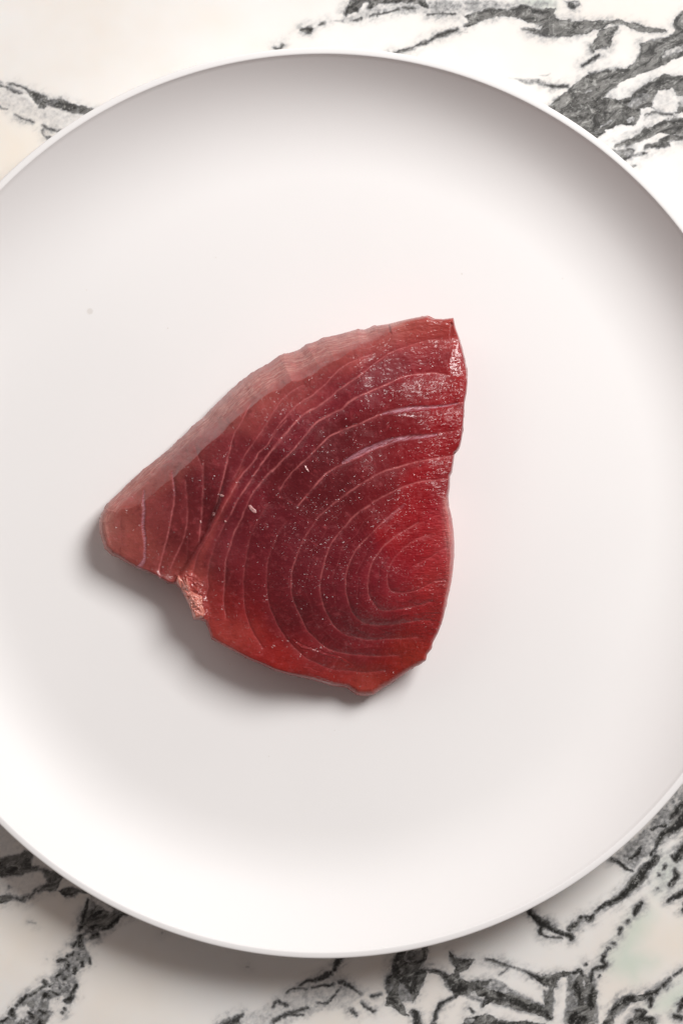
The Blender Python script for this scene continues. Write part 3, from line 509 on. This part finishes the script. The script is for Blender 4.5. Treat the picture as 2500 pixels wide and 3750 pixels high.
COLP = CP('A', [(1420, 720, 176, 88, 78), (1250, 830, 172, 86, 78), (850, 1150, 152, 72, 66), (600, 1300, 152, 70, 62), (380, 1450, 155, 74, 66), (1150, 700, 172, 118, 112), (1400, 560, 168, 104, 98), (900, 960, 170, 125, 120), (600, 1200, 165, 125, 120), (1100, 850, 176, 108, 100), (700, 1120, 170, 120, 115), (350, 1400, 165, 120, 112),  # points on the upper-left side carry its grey sheen in their colour
        (1000, 1150, 125, 40, 45), (1180, 1180, 112, 28, 38), (1330, 900, 150, 60, 60)])
COLP += CP('C', [(380, 600, 158, 76, 68), (250, 650, 176, 100, 90), (160, 560, 176, 115, 105), (200, 450, 170, 108, 98), (350, 350, 160, 80, 72), (560, 400, 132, 56, 56), (560, 700, 145, 70, 65), (760, 350, 112, 36, 40), (740, 560, 110, 38, 40), (880, 350, 100, 22, 30), (860, 600, 105, 28, 33), (700, 830, 120, 50, 46),
        (980, 150, 97, 18, 28), (1250, 200, 118, 30, 42), (1400, 100, 97, 18, 28), (1350, 500, 105, 24, 34), (1100, 600, 128, 46, 56), (950, 650, 145, 62, 64), (1300, 900, 110, 22, 32), (1150, 900, 116, 28, 38), (1000, 1000, 142, 40, 38), (1000, 1200, 168, 62, 54), (1150, 1250, 176, 70, 60), (1300, 1400, 168, 52, 46), (1450, 1450, 142, 24, 25), (820, 870, 190, 98, 84), (900, 1000, 188, 94, 84), (1150, 1400, 175, 72, 62), (870, 1130, 195, 115, 108), (1060, 1100, 150, 30, 28), (1200, 1080, 135, 22, 26), (1450, 700, 105, 26, 36)])
COLP += CP('B', [(400, 330, 172, 92, 84), (600, 300, 168, 98, 92), (1000, 170, 192, 112, 94), (1200, 200, 182, 86, 74), (1320, 250, 180, 66, 58), (800, 350, 182, 84, 76), (600, 450, 172, 76, 70), (1100, 280, 165, 62, 58), (850, 250, 182, 110, 104), (300, 420, 165, 100, 94), (300, 520, 172, 88, 80), (250, 680, 165, 75, 72),
        (1200, 450, 138, 40, 48), (950, 500, 122, 32, 42), (700, 680, 116, 28, 40), (500, 800, 116, 25, 38), (1330, 700, 172, 20, 22), (1000, 720, 122, 15, 26), (1200, 700, 132, 12, 25), (700, 1000, 106, 12, 22), (1100, 960, 122, 5, 16), (1300, 950, 168, 10, 18), (1000, 1180, 132, 5, 16), (1300, 1130, 158, 12, 20), (800, 1250, 112, 10, 20), (500, 1000, 92, 10, 22), (300, 1300, 96, 18, 30), (1180, 1300, 155, 0, 15), (1100, 1500, 165, 0, 15), (1410, 900, 150, 38, 36), (1410, 700, 155, 30, 30), (500, 1400, 98, 15, 26), (100, 700, 152, 62, 62), (100, 1000, 112, 25, 38), (50, 1300, 92, 10, 26), (1400, 400, 160, 62, 66), (800, 1450, 110, 15, 26), (1330, 1200, 150, 50, 44), (1300, 1420, 150, 60, 60), (400, 680, 130, 38, 46), (800, 560, 120, 30, 42), (60, 560, 172, 100, 92)])
COLP += CP('D', [(100, 500, 106, 28, 38), (300, 700, 112, 30, 40), (500, 400, 106, 24, 34), (500, 700, 112, 32, 42), (700, 500, 118, 25, 38), (850, 550, 120, 28, 42), (1000, 450, 155, 25, 38), (1150, 100, 172, 4, 20), (1050, 330, 158, 8, 20), (1230, 200, 205, 30, 25), (1200, 400, 195, 30, 35), (1230, 560, 195, 46, 42), (1150, 700, 195, 35, 38), (950, 720, 145, 35, 45), (1250, 850, 170, 54, 48), (1150, 900, 165, 26, 30), (800, 850, 128, 32, 42), (700, 1080, 122, 30, 40), (400, 1000, 112, 28, 38), (900, 1230, 152, 28, 24), (1050, 1200, 178, 60, 40), (1100, 1100, 175, 50, 38), (800, 1380, 170, 66, 50), (700, 1440, 162, 72, 60), (500, 1330, 158, 45, 38), (200, 1200, 142, 22, 20), (50, 1200, 168, 40, 30), (300, 1150, 132, 34, 42), (1345, 300, 172, 108, 114), (1345, 550, 176, 86, 86), (1330, 100, 165, 100, 105), (150, 900, 108, 26, 36), (200, 1280, 165, 60, 50)])
FIB = [('A', [(380, 1400), (700, 1090), (900, 910), (1250, 610), (1450, 500), (1568, 400), (1700, 420), (1568, 580), (1300, 760), (1000, 960), (700, 1160), (400, 1480)], .9), ('B', [(0, 500), (300, 320), (600, 230), (900, 190), (1000, 200), (800, 280), (500, 400), (200, 560), (0, 620)], .9), ('D', [(1290, -60), (1400, -20), (1420, 300), (1370, 700), (1310, 750), (1320, 400)], .8), ('C', [(90, 560), (130, 330), (330, 130), (500, -50), (560, 60), (300, 300), (210, 450), (200, 680)], .7)]
GROOVE = conv('C', [(1110, 60, 14), (1060, 230, 18), (1010, 380, 24), (960, 490, 28), (900, 600, 30), (840, 690, 30), (790, 770, 26), (750, 840, 16)])
def tuna_material():
    t = NT('raw_tuna')
    col = t.attr('flesh', True); line = t.attr('line'); sil = t.attr('silver'); fib = t.attr('fibre'); wet = t.attr('wet'); spk = t.attr('sparkle'); seam_shade = t.attr('seam_shade')
    co = t.coord(); st = t.coord((1, 7, 1), math.radians(-36)); st2 = t.coord((1, 5, 1), math.radians(-22))
    n1 = t.noise(co, 110, 5, .6); n2 = t.noise(co, 520, 4, .65); fc = t.node('ShaderNodeCombineXYZ'); t.link(t.attr('fu'), fc.inputs[0]); t.link(t.math('MULTIPLY', t.attr('fv'), 7.), fc.inputs[1]); fn = t.noise(fc.outputs[0], 300, 5, .7, .3); f2 = t.noise(st2, 500, 3, .6)
    c = t.mix(t.ramp(n1, .3, .7), t.mix(1., col, (.88, .84, .86), 'MULTIPLY'), t.mix(1., col, (1.08, 1.10, 1.1), 'MULTIPLY'))
    c = t.mix(t.ramp(n2, .52, .74, 0, .22), c, L3(190, 100, 104))
    c = t.mix(t.math('MULTIPLY', fib, t.ramp(fn, .40, .66, 0.12, .55)), c, L3(228, 176, 166))  # pale membrane streaks, with the side's greyish sheen put into the colour
    c = t.mix(t.math('MULTIPLY', fib, t.ramp(fn, .44, .34, 0, .15)), c, L3(122, 76, 72))
    rc = t.node('ShaderNodeCombineXYZ'); t.link(t.attr('ra'), rc.inputs[0]); t.link(t.math('MULTIPLY', t.attr('rr'), .55), rc.inputs[1]); rad = t.noise(rc.outputs[0], 520, 4, .65, .4)
    c = t.mix(t.ramp(rad, .54, .74, 0, .26), c, L3(188, 78, 84)); c = t.mix(t.ramp(rad, .46, .28, 0, .34), c, L3(84, 8, 18))
    c = t.mix(t.math('MULTIPLY', seam_shade, .75), c, L3(74, 6, 14))  # dark red stands in for shade beside the seams
    c = t.mix(t.math('MULTIPLY', t.attr('near'), .10), c, L3(182, 86, 90))
    lw = t.math('MULTIPLY', line, t.ramp(t.noise(co, 420, 3, .7), .3, .6, .35, 1.))
    c = t.mix(lw, c, L3(200, 112, 112))
    sv = t.math('MULTIPLY', sil, t.ramp(f2, .36, .6, .12, .9))
    c = t.mix(sv, c, L3(180, 126, 138))
    t.link(c, t.p.inputs['Base Color'])
    P = t.p
    P.inputs['Subsurface Weight'].default_value = .12; P.inputs['Subsurface Radius'].default_value = (1, .2, .15); P.inputs['Subsurface Scale'].default_value = .0011
    # moist skin: tiny tilted facets of cut fibre and water that catch the lamp one by one
    def facets(scale, base, gain, k, rot):
        vo = t.node('ShaderNodeTexVoronoi'); t.link(t.coord((1, 1.6, 1), rot), vo.inputs['Vector']); vo.inputs['Scale'].default_value = scale
        sp = t.node('ShaderNodeSeparateColor'); t.link(vo.outputs['Color'], sp.inputs[0])
        thr = t.math('SUBTRACT', base, t.math('MULTIPLY', gain, t.math('MULTIPLY', spk, t.ramp(t.noise(co, 170, 3, .6), .35, .62))))
        pick = t.math('GREATER_THAN', sp.outputs[2], thr)
        dx = t.math('MULTIPLY_ADD', sp.outputs[0], 2*k, -k); dy = t.math('MULTIPLY_ADD', sp.outputs[1], 2*k, -k)
        cb = t.node('ShaderNodeCombineXYZ'); t.link(t.math('MULTIPLY', dx, pick), cb.inputs[0]); t.link(t.math('MULTIPLY', dy, pick), cb.inputs[1])
        return cb.outputs[0], pick
    h = t.math('MULTIPLY', n2, .5)
    b1 = t.bump(h, .9, .00016)
    b2 = t.bump(rad, .45, .00022, b1)
    b3 = t.bump(fn, t.math('MULTIPLY', fib, .9), .0005, b2)
    v1, p1 = facets(2500, .992, .22, .62, math.radians(35)); v2, p2 = facets(4300, .982, .26, .62, math.radians(-20))
    ad = t.node('ShaderNodeVectorMath', operation='ADD'); t.link(b2, ad.inputs[0]); t.link(v1, ad.inputs[1])
    ae = t.node('ShaderNodeVectorMath', operation='ADD'); t.link(ad.outputs[0], ae.inputs[0]); t.link(v2, ae.inputs[1])
    # connected wet streaks: the film ripples along the fibres where the face is moist
    rn = t.node('ShaderNodeTexNoise'); t.link(t.coord((1, 2.6, 1), math.radians(-18)), rn.inputs['Vector']); rn.inputs['Scale'].default_value = 620; rn.inputs['Detail'].default_value = 3
    rs = t.node('ShaderNodeVectorMath', operation='MULTIPLY_ADD'); t.link(rn.outputs['Color'], rs.inputs[0]); rs.inputs[1].default_value = (1, 1, 0); rs.inputs[2].default_value = (-.5, -.5, 0)
    rk = t.node('ShaderNodeVectorMath', operation='SCALE'); t.link(rs.outputs[0], rk.inputs[0]); t.link(t.math('MULTIPLY_ADD', t.math('MULTIPLY', spk, t.ramp(t.noise(co, 90, 3, .6), .40, .60)), 1.9, .35), rk.inputs['Scale'])
    af = t.node('ShaderNodeVectorMath', operation='ADD'); t.link(ae.outputs[0], af.inputs[0]); t.link(rk.outputs[0], af.inputs[1])
    nz = t.node('ShaderNodeVectorMath', operation='NORMALIZE'); t.link(af.outputs[0], nz.inputs[0])
    t.link(b3, P.inputs['Normal'])
    t.setv(P.inputs['Roughness'], t.math('ADD', .42, t.math('MULTIPLY', fib, .10)))
    P.inputs['Specular IOR Level'].default_value = .20
    t.setv(P.inputs['Coat Weight'], t.math('ADD', t.math('MULTIPLY_ADD', fib, -.25, .5), t.math('MAXIMUM', wet, t.math('MULTIPLY', .2, t.math('MAXIMUM', p1, p2))), clamp=True)); P.inputs['Coat Roughness'].default_value = .09; P.inputs['Coat IOR'].default_value = 1.42
    t.link(nz.outputs[0], P.inputs['Coat Normal'])
    return t.m
GLOSS = [('D', [(160, 1025, 5), (200, 1060, 9), (260, 1085, 10), (340, 1110, 9), (420, 1140, 9), (500, 1160, 8), (560, 1190, 6)]), ('D', [(570, 1200, 5), (610, 1225, 4)]), ('D', [(230, 1230, 5), (290, 1250, 6), (350, 1275, 5)]),
         ('D', [(310, 1315, 6), (370, 1335, 9), (440, 1358, 6)]), ('D', [(530, 965, 5), (600, 995, 6), (680, 1025, 5)]), ('D', [(740, 930, 5), (800, 945, 6), (860, 972, 4)]), ('D', [(630, 930, 3), (700, 965, 4)]), ('D', [(1070, 920, 2), (1140, 960, 3)]),
         ('B', [(880, 880, 6), (960, 890, 10), (1040, 895, 10), (1120, 900, 7)]), ('B', [(1060, 1330, 4), (1110, 1370, 5)]), ('B', [(240, 1270, 4), (270, 1310, 5)]), ('C', [(800, 1000, 8), (850, 1070, 10), (900, 1060, 8)]), ('C', [(870, 900, 6), (930, 920, 7)])]
SPK = CP('A', [(1400, 720, 1), (1250, 850, .8), (1550, 640, 1), (1500, 850, .8), (1560, 1200, .4), (1100, 1100, .6), (900, 1200, .8), (700, 1300, .4), (1300, 1200, .4)])+CP('C', [(300, 500, .2), (600, 500, .15), (1000, 600, .2), (1500, 550, .9), (1300, 800, .3), (900, 920, 1), (1300, 1250, .3), (1000, 1280, .6), (1450, 200, .4)])
SPK += CP('B', [(700, 420, 1), (850, 350, .9), (600, 600, .8), (1000, 600, .7), (1300, 500, .8), (1300, 700, 1), (1050, 880, 1.2), (1350, 900, 1.1), (700, 900, .4), (1200, 1000, .7), (1380, 1080, 1.1), (900, 1250, .4), (400, 1250, .6), (1100, 1350, 1), (1300, 1300, 1.2), (200, 850, .4), (100, 700, .9), (1200, 300, .3), (1000, 200, .3)])
SPK += CP('D', [(300, 200, .9), (500, 400, .8), (150, 600, .9), (370, 620, .9), (700, 500, .7), (900, 600, 1.2), (1100, 450, 1), (1000, 100, 1), (1250, 450, 1.1), (1200, 700, 1), (850, 900, 1), (1150, 900, .9), (600, 1000, 1), (300, 900, .4), (1150, 120, .2), (1050, 330, .3), (900, 1150, .4), (500, 1300, .3), (800, 1400, .3), (100, 1150, .2)])
def steak_fields(X, Y):
    """height above the plate (photo pixels) and the colour masks of the cut face at photo positions X, Y"""
    N = len(X); out = {}
    d = np.maximum(poly_sd(X, Y, SIL), 0)
    H = shepard(X, Y, HP, 110)[:, 0]; ws = shepard(X, Y, WS, 70)[:, 0]; ze = shepard(X, Y, ZE, 80)[:, 0]
    wob = fbm(X/70, Y/70, 5, 3)
    ws = ws*(1+.06*wob)
    ws = np.where(ws < 60, ws*.7, ws); tt = np.clip(d/ws, 0, 1)
    slant = sstep(.5, .25, ze)
    ell = np.sqrt(np.clip(1-(1-tt)**2.2, 0, 1)); li = tt**.82
    prof = ell*(1-slant)+li*slant
    H = H+10*fbm(X/160, Y/160, 11, 2)+1.5*fbm(X/45, Y/45, 17, 2)
    z = H*ze+(H-H*ze)*prof
    # seams
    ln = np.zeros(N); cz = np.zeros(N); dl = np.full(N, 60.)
    jx = X+2.2*fbm(X/22, Y/22, 61, 3); jy = Y+2.2*fbm(X/22, Y/22, 67, 3)
    for v, p, s in LINES:
        if s <= 0: continue
        P = conv(v, p); P = smooth_path(P, 4) if len(P) > 2 else np.array(P); P[:, 2] = np.maximum(P[:, 2]*.75, .6)
        faint = 1-sstep(.5, .66, s)                   # the faint ones get more painted shade, less pale line
        stroke(jx, jy, ln, P, 3.2, s*(1-.52*faint))
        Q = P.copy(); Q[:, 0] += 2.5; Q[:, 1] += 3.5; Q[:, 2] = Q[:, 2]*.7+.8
        stroke(jx, jy, cz, Q, 3.2, .30+.40*faint); Q[:, 0] += 4; Q[:, 1] += 6; Q[:, 2] += 3; stroke(jx, jy, cz, Q, 11, .34)  # one-sided shading painted into the flesh at the lower right of each seam
        if len(p) < 4 or s == .42: continue
        m = np.nonzero((X > P[:, 0].min()-60) & (X < P[:, 0].max()+60) & (Y > P[:, 1].min()-60) & (Y < P[:, 1].max()+60))[0]
        x, y = jx[m], jy[m]; best = np.full(len(m), 60.)
        for a, b in zip(P[:-1], P[1:]): best = np.minimum(best, seg_dist(x, y, a, b)[0])
        dl[m] = np.minimum(dl[m], best)
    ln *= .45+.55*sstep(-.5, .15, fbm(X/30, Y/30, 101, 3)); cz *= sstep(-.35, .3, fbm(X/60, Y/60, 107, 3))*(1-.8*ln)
    gate = sstep(0, 30, d)
    z += gate*(3.6*(1-np.exp(-dl/10.))+2.5*(1-np.exp(-dl/30.)))-4
    sv = np.zeros(N)
    for v, p, s in SILVER: stroke(jx, jy, sv, smooth_path(conv(v, p), 4), 3, s)
    z -= 5*sv
    gr = np.zeros(N); stroke(X, Y, gr, smooth_path(GROOVE, 4)*np.array([1, 1, .5]), 14, 1.); z -= gate*5*gr
    G = smooth_path(GROOVE, 4); bd = np.full(N, 1e9); sg = np.zeros(N)
    for a, b in zip(G[:-1], G[1:]):
        dd, t_ = seg_dist(X, Y, a, b); cr_ = (b[0]-a[0])*(Y-a[1])-(b[1]-a[1])*(X-a[0]); m = dd < bd; bd = np.where(m, dd, bd); sg = np.where(m, np.sign(cr_), sg)
    z -= gate*24*(.5+.5*np.tanh(sg*bd/10.))*np.exp(-bd/75.)*sstep(0, 1, 1-np.clip((bd-150)/60, 0, 1))*sstep(1760, 1900, Y)
    fb = np.zeros(N)
    for v, p, s in FIB: poly(X+8*wob, Y+8*wob, fb, conv(v, p), 16, s)
    # ragged fibre relief on the outer sides
    ca, sa = math.cos(math.radians(-40)), math.sin(math.radians(-40)); al = X*ca-Y*sa*-1; ac = -X*sa*-1+Y*ca
    al = X*ca+Y*sa; ac = -X*sa+Y*ca
    ac = d+10*fbm(al/120, d/60, 43, 2)
    z += fb*(11*fbm(al/260, ac/30, 31, 2)+2.6*fbm(al/120, ac/8, 37, 3))
    # curved fibres fan across the face near the right-hand edge
    r = np.hypot(X-1250, Y-2120); rg = sstep(1350, 1600, X)*sstep(2700, 2400, Y)
    z += (.35+1.2*rg)*fbm(X/16+Y/30, Y/5.5, 41, 3)+.35*fbm(X/9, Y/9, 47, 3)
    # pink flap of connective tissue at the lower left
    fl = np.zeros(N); poly(jx, jy, fl, conv('C', [(720, 850), (820, 830), (900, 900), (940, 1000), (960, 1120), (950, 1190), (860, 1190), (800, 1050), (730, 930)]), 14, 1.)
    z += fl*(10+9*fbm(X/18, Y/18, 71, 3))
    c8 = .6*shepard(X, Y, COLP, 40)+.4*shepard(X, Y, COLP, 130); c8[:, 1:] = np.maximum(c8[:, 1:], [[24, 31]])
    over = np.clip((c8[:, 0]-150)/50, 0, 1)*np.clip((60-c8[:, 1])/40, 0, 1); c8[:, 0] -= 44*over; c8[:, 1] += 4*over; c8[:, 2] += 5*over
    rd = np.zeros(N); stroke(jx, jy, rd, smooth_path(conv('C', [(1230, 40, 16), (1150, 230, 22), (1060, 400, 24), (985, 560, 24), (920, 690, 26), (870, 800, 34), (850, 880, 44)]), 4), 14, .62); c8 = c8*(1-rd[:, None])+rd[:, None]*np.array([186, 84, 78])
    col = lin(c8)*np.array([.88, .84, .84])
    wet = np.zeros(N)
    poly(jx, jy, wet, conv('B', [(1345, 190), (1400, 230), (1470, 480), (1470, 600), (1340, 600), (1320, 500), (1350, 380)]), 7, 1.)
    poly(jx, jy, wet, conv('C', [(770, 960), (900, 880), (960, 900), (950, 1190), (850, 1190)]), 8, .9)
    poly(jx, jy, wet, conv('D', [(150, 1030), (520, 1130), (620, 1220), (300, 1300), (500, 1380), (400, 1370), (180, 1230)]), 14, .7)
    gl = np.zeros(N)
    for v, p in GLOSS: 
        gx = X+4*fbm(X/14, Y/14, 131, 3); gy = Y+4*fbm(X/14, Y/14, 137, 3)
        P = smooth_path(conv(v, p), 4) if len(p) > 2 else np.array(conv(v, p)); P[:, 2] = P[:, 2]*1.15+.6
        g1 = np.zeros(N); stroke(gx, gy, g1, P, 2.5, 1.); m = np.nonzero(g1 > 0)[0]; bd = np.full(len(m), 1e9); cl = np.zeros(len(m))
        for a, b in zip(P[:-1], P[1:]):       # inside the stroke the flake tips toward the upper right
            dd, t_ = seg_dist(gx[m], gy[m], a, b); qx = gx[m]-a[0]-t_*(b[0]-a[0]); qy = gy[m]-a[1]-t_*(b[1]-a[1]); u = dd < bd; bd = np.where(u, dd, bd); cl = np.where(u, qx*.73-qy*.68, cl)
        z[m] -= .42*cl*g1[m]; gl = np.maximum(gl, g1)
    wet = np.maximum(wet, gl*.9)
    cm = np.zeros(N); poly(jx, jy, cm, conv('B', [(1345, 190), (1400, 210), (1480, 480), (1490, 610), (1345, 610), (1325, 500), (1352, 380)]), 6, 1.)
    z -= cm*.40*np.clip((X-1640)*.73-(Y-1385)*.68, 0, 105)*.8*sstep(1165, 1250, Y)
    sp = np.clip(shepard(X, Y, SPK, 60)[:, 0], 0, 1)
    return np.maximum(z, 4), dict(flesh=col, line=ln, silver=sv, fibre=fb, wet=wet, sparkle=sp, seam_shade=cz, near=np.exp(-dl/9.)*gate, ra=np.arctan2(Y-2137., X-1478.)*.05, rr=np.hypot(X-1478., Y-2137.)*S0, fu=al*S0, fv=ac*S0)
ZREF = .017
def build_steak():
    N = 600
    g = np.linspace(-1, 1, N+1); A, B = np.meshgrid(g, g)
    r = np.maximum(np.abs(A), np.abs(B)); rs = np.where(r == 0, 1, r)
    th = np.where(np.abs(A) >= np.abs(B), (math.pi/4)*B/np.where(A == 0, 1e-9, A), math.pi/2-(math.pi/4)*A/np.where(B == 0, 1e-9, B))
    ux = np.where(np.abs(A) >= np.abs(B), np.sign(A)*np.cos(th), np.sign(B)*np.cos(th)); uy = np.where(np.abs(A) >= np.abs(B), np.sign(A)*np.sin(th), np.sign(B)*np.sin(th))
    ang = np.arctan2(uy, ux)
    # radius of the outline by angle
    pa = np.unwrap(np.arctan2(SIL[:, 1]-SC0[1], SIL[:, 0]-SC0[0]))
    dense = []; n = len(SIL)
    for i in range(n):
        for k in np.linspace(0, 1, 14, endpoint=False): dense.append(SIL[i]*(1-k)+SIL[(i+1) % n]*k)
    dense = np.array(dense); da = np.arctan2(dense[:, 1]-SC0[1], dense[:, 0]-SC0[0]); dr = np.hypot(dense[:, 0]-SC0[0], dense[:, 1]-SC0[1])
    o = np.argsort(da); da = da[o]; dr = dr[o]
    R = np.interp(ang.ravel(), np.concatenate([da-2*math.pi, da, da+2*math.pi]), np.tile(dr, 3)).reshape(ang.shape)
    R = R*(1+.0052*fbm(ang*34+50, ang*0+3, 77, 5))
    # tighter spacing near the edge
    rr = np.sin(r*math.pi/2)*.35+r*.65
    X = (SC0[0]+R*rr*ux).ravel(); Y = (SC0[1]+R*rr*uy).ravel()
    z, f = steak_fields(X, Y)
    idx = np.arange((N+1)**2).reshape(N+1, N+1)
    q = np.stack([idx[1:, :-1], idx[1:, 1:], idx[:-1, 1:], idx[:-1, :-1]], 2).reshape(-1, 4)
    ringi = np.concatenate([idx[0, :-1], idx[:-1, -1], idx[-1, :0:-1], idx[:0:-1, 0]]); M = len(ringi)
    XR, YR, ZRr = X[ringi], Y[ringi], z[ringi]
    a = np.arctan2(YR-SC0[1], XR-SC0[0]); ds = np.hypot(XR-SC0[0], YR-SC0[1])
    ins = 30+24*sstep(.2, .9, np.cos(a-math.radians(130)))
    K = 26; rings = [ringi]; Xs = [X]; Ys = [Y]; Zs = [z]; F = {k: [v] for k, v in f.items()}; off = len(X)
    for k in range(1, K+1):
        t = k/K; e = ins*(1-math.cos(t*math.pi/2)**1.0)*t**.4
        wob = 5*fbm(a*30+t*3, ZRr*0+t*6, 83, 3)*math.sin(math.pi*t)
        s = (ds-e+wob)/ds
        Xs.append(SC0[0]+(XR-SC0[0])*s); Ys.append(SC0[1]+(YR-SC0[1])*s); Zs.append(ZRr*(1-t**1.25)+0.5)
        for kk, v in f.items():
            F[kk].append(v[ringi]*(1-.9*t if kk in ('line', 'silver', 'seam_shade') else 1))
        rings.append(off+np.arange(M)); off += M
    Xs.append(np.array([SC0[0]])); Ys.append(np.array([SC0[1]])); Zs.append(np.array([.5]))
    for kk, v in f.items(): F[kk].append(v[ringi[:1]])
    Xa = np.concatenate(Xs); Ya = np.concatenate(Ys); Za = np.concatenate(Zs)
    for r0, r1 in zip(rings[:-1], rings[1:]):
        q = np.vstack([q, np.stack([r0, np.roll(r0, -1), np.roll(r1, -1), r1], 1)])
    tr = np.stack([rings[-1], np.roll(rings[-1], -1), np.full(M, off)], 1)
    wx, wy = W(Xa, Ya, ZREF); wz = Za*S0*1.0
    cx_, cy_ = W(SC0[0], SC0[1], ZREF); cx_, cy_ = float(cx_), float(cy_)
    co = np.stack([wx-cx_, wy-cy_, wz], 1)
    me = make_mesh('flesh', co, q, tr)
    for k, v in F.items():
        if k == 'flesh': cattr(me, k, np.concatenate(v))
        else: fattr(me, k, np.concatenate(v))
    me.materials.append(tuna_material())
    root = bpy.data.objects.new('tuna_steak', None); COL.objects.link(root); root.location = (cx_, cy_, .0036)
    root['label'] = 'thick raw tuna steak with curved pale seams lying on the white plate'; root['category'] = 'fish steak'
    ob = bpy.data.objects.new('flesh', me); COL.objects.link(ob); ob.parent = root
    return root, (cx_, cy_)
STEAK, SCEN = build_steak()

def surf_z(px, py):
    z, _ = steak_fields(np.asarray(px, float), np.asarray(py, float)); return z
def patch(name, pts, lift, mat, rough=3., N=28, seed=0, label=None, sink=8.):
    """a lumpy flake that follows the cut face: outline pts (photo pixels), domed lift px above the flesh"""
    P = np.array(pts, float)[:, :2]; c = P.mean(0)
    dense = np.concatenate([P[i]*(1-k)+P[(i+1) % len(P)]*k for i in range(len(P)) for k in np.linspace(0, 1, 10, endpoint=False)]).reshape(-1, 2)
    a = np.arctan2(dense[:, 1]-c[1], dense[:, 0]-c[0]); r = np.hypot(*(dense-c).T); o = np.argsort(a); a = a[o]; r = r[o]
    M = N*5; ang = np.linspace(-math.pi, math.pi, M, endpoint=False); Rr = np.interp(ang, np.concatenate([a-2*math.pi, a, a+2*math.pi]), np.tile(r, 3))
    ts = np.linspace(.0, 1, N)[1:]
    X = np.concatenate([[c[0]]]+[c[0]+Rr*t*np.cos(ang) for t in ts]); Y = np.concatenate([[c[1]]]+[c[1]+Rr*t*np.sin(ang) for t in ts])
    T = np.concatenate([[0.]]+[np.full(M, t) for t in ts])
    z0 = surf_z(X, Y); z = z0+lift*np.sqrt(np.clip(1-T**3, 0, 1))*(1+.0*T)+rough*fbm(X/9, Y/9, seed, 3)*(1-T**4)
    z = np.where(T > .999, z0-sink, z)
    wx, wy = W(X, Y, ZREF)
    co = np.stack([wx-SCEN[0], wy-SCEN[1], z*S0], 1)
    q = []; tr = np.array([(0, 1+(k+1) % M, 1+k) for k in range(M)])
    for i in range(len(ts)-1):
        a0 = 1+i*M+np.arange(M); q.append(np.stack([a0, np.roll(a0, -1), np.roll(a0, -1)+M, a0+M], 1))
    me = make_mesh(name, co, np.vstack(q)[:, ::-1], tr); me.materials.append(mat)
    ob = bpy.data.objects.new(name, me); COL.objects.link(ob); ob.parent = STEAK
    if label: ob['label'] = label
    return ob
def wet_tissue(name, c1, c2, rough=.22, sss=.3, scale=260, sc=(1, 4, 1), rot=-22):
    t = NT(name); co = t.coord(sc, math.radians(rot)); n = t.noise(co, scale, 4, .65, .4)
    t.link(t.mix(t.ramp(n, .35, .65), L3(*c1), L3(*c2)), t.p.inputs['Base Color'])
    t.p.inputs['Roughness'].default_value = rough; t.p.inputs['Subsurface Weight'].default_value = sss; t.p.inputs['Subsurface Scale'].default_value = .001; t.p.inputs['Subsurface Radius'].default_value = (1, .5, .4)
    t.p.inputs['Coat Weight'].default_value = .5; t.p.inputs['Coat Roughness'].default_value = .1
    t.link(t.bump(n, .6, .0003), t.p.inputs['Normal']); return t.m
SINEW = wet_tissue('silver_sinew', (122, 52, 72), (205, 160, 185), .35, .1, 330)
FATM = wet_tissue('pink_fat', (196, 118, 106), (214, 140, 126), .2, .4, 140, (1, 1, 1))
CRUMB = wet_tissue('pale_fat', (180, 118, 118), (214, 168, 166), .2, .4, 300, (1, 1, 1))
patch('fat_flap', conv('C', [(735, 840), (800, 850), (820, 900), (800, 940), (860, 980), (930, 1010), (930, 1080), (950, 1130), (935, 1175), (880, 1192), (852, 1180), (838, 1120), (800, 1040), (762, 955), (720, 890)]), 9, FATM, 9, 30, 5, 'wet pale pink flap of fat at the notch in the lower left edge')
for k, (v, pts) in enumerate([('C', [(1278, 312), (1300, 308), (1322, 335), (1345, 352), (1348, 378), (1318, 372), (1290, 345)]), ('C', [(1058, 232), (1072, 228), (1100, 240), (1094, 252), (1070, 250)]), ('C', [(1002, 380), (1012, 364), (1026, 372), (1024, 392), (1004, 404)]),
        ('B', [(242, 1268), (252, 1266), (272, 1298), (284, 1322), (270, 1318), (250, 1295)]), ('B', [(1098, 660), (1108, 652), (1118, 664), (1112, 680), (1100, 678)]), ('A', [(918, 905), (932, 900), (936, 914), (924, 924)]), ('C', [(1096, 432), (1108, 428), (1118, 440), (1106, 448)]), ('C', [(906, 432), (916, 428), (922, 446), (912, 456)]), ('C', [(592, 862), (604, 868), (604, 884), (592, 880)])]):
    patch('fat_fleck', conv(v, pts), 3.0, CRUMB, 1.5, 10, 20+k)
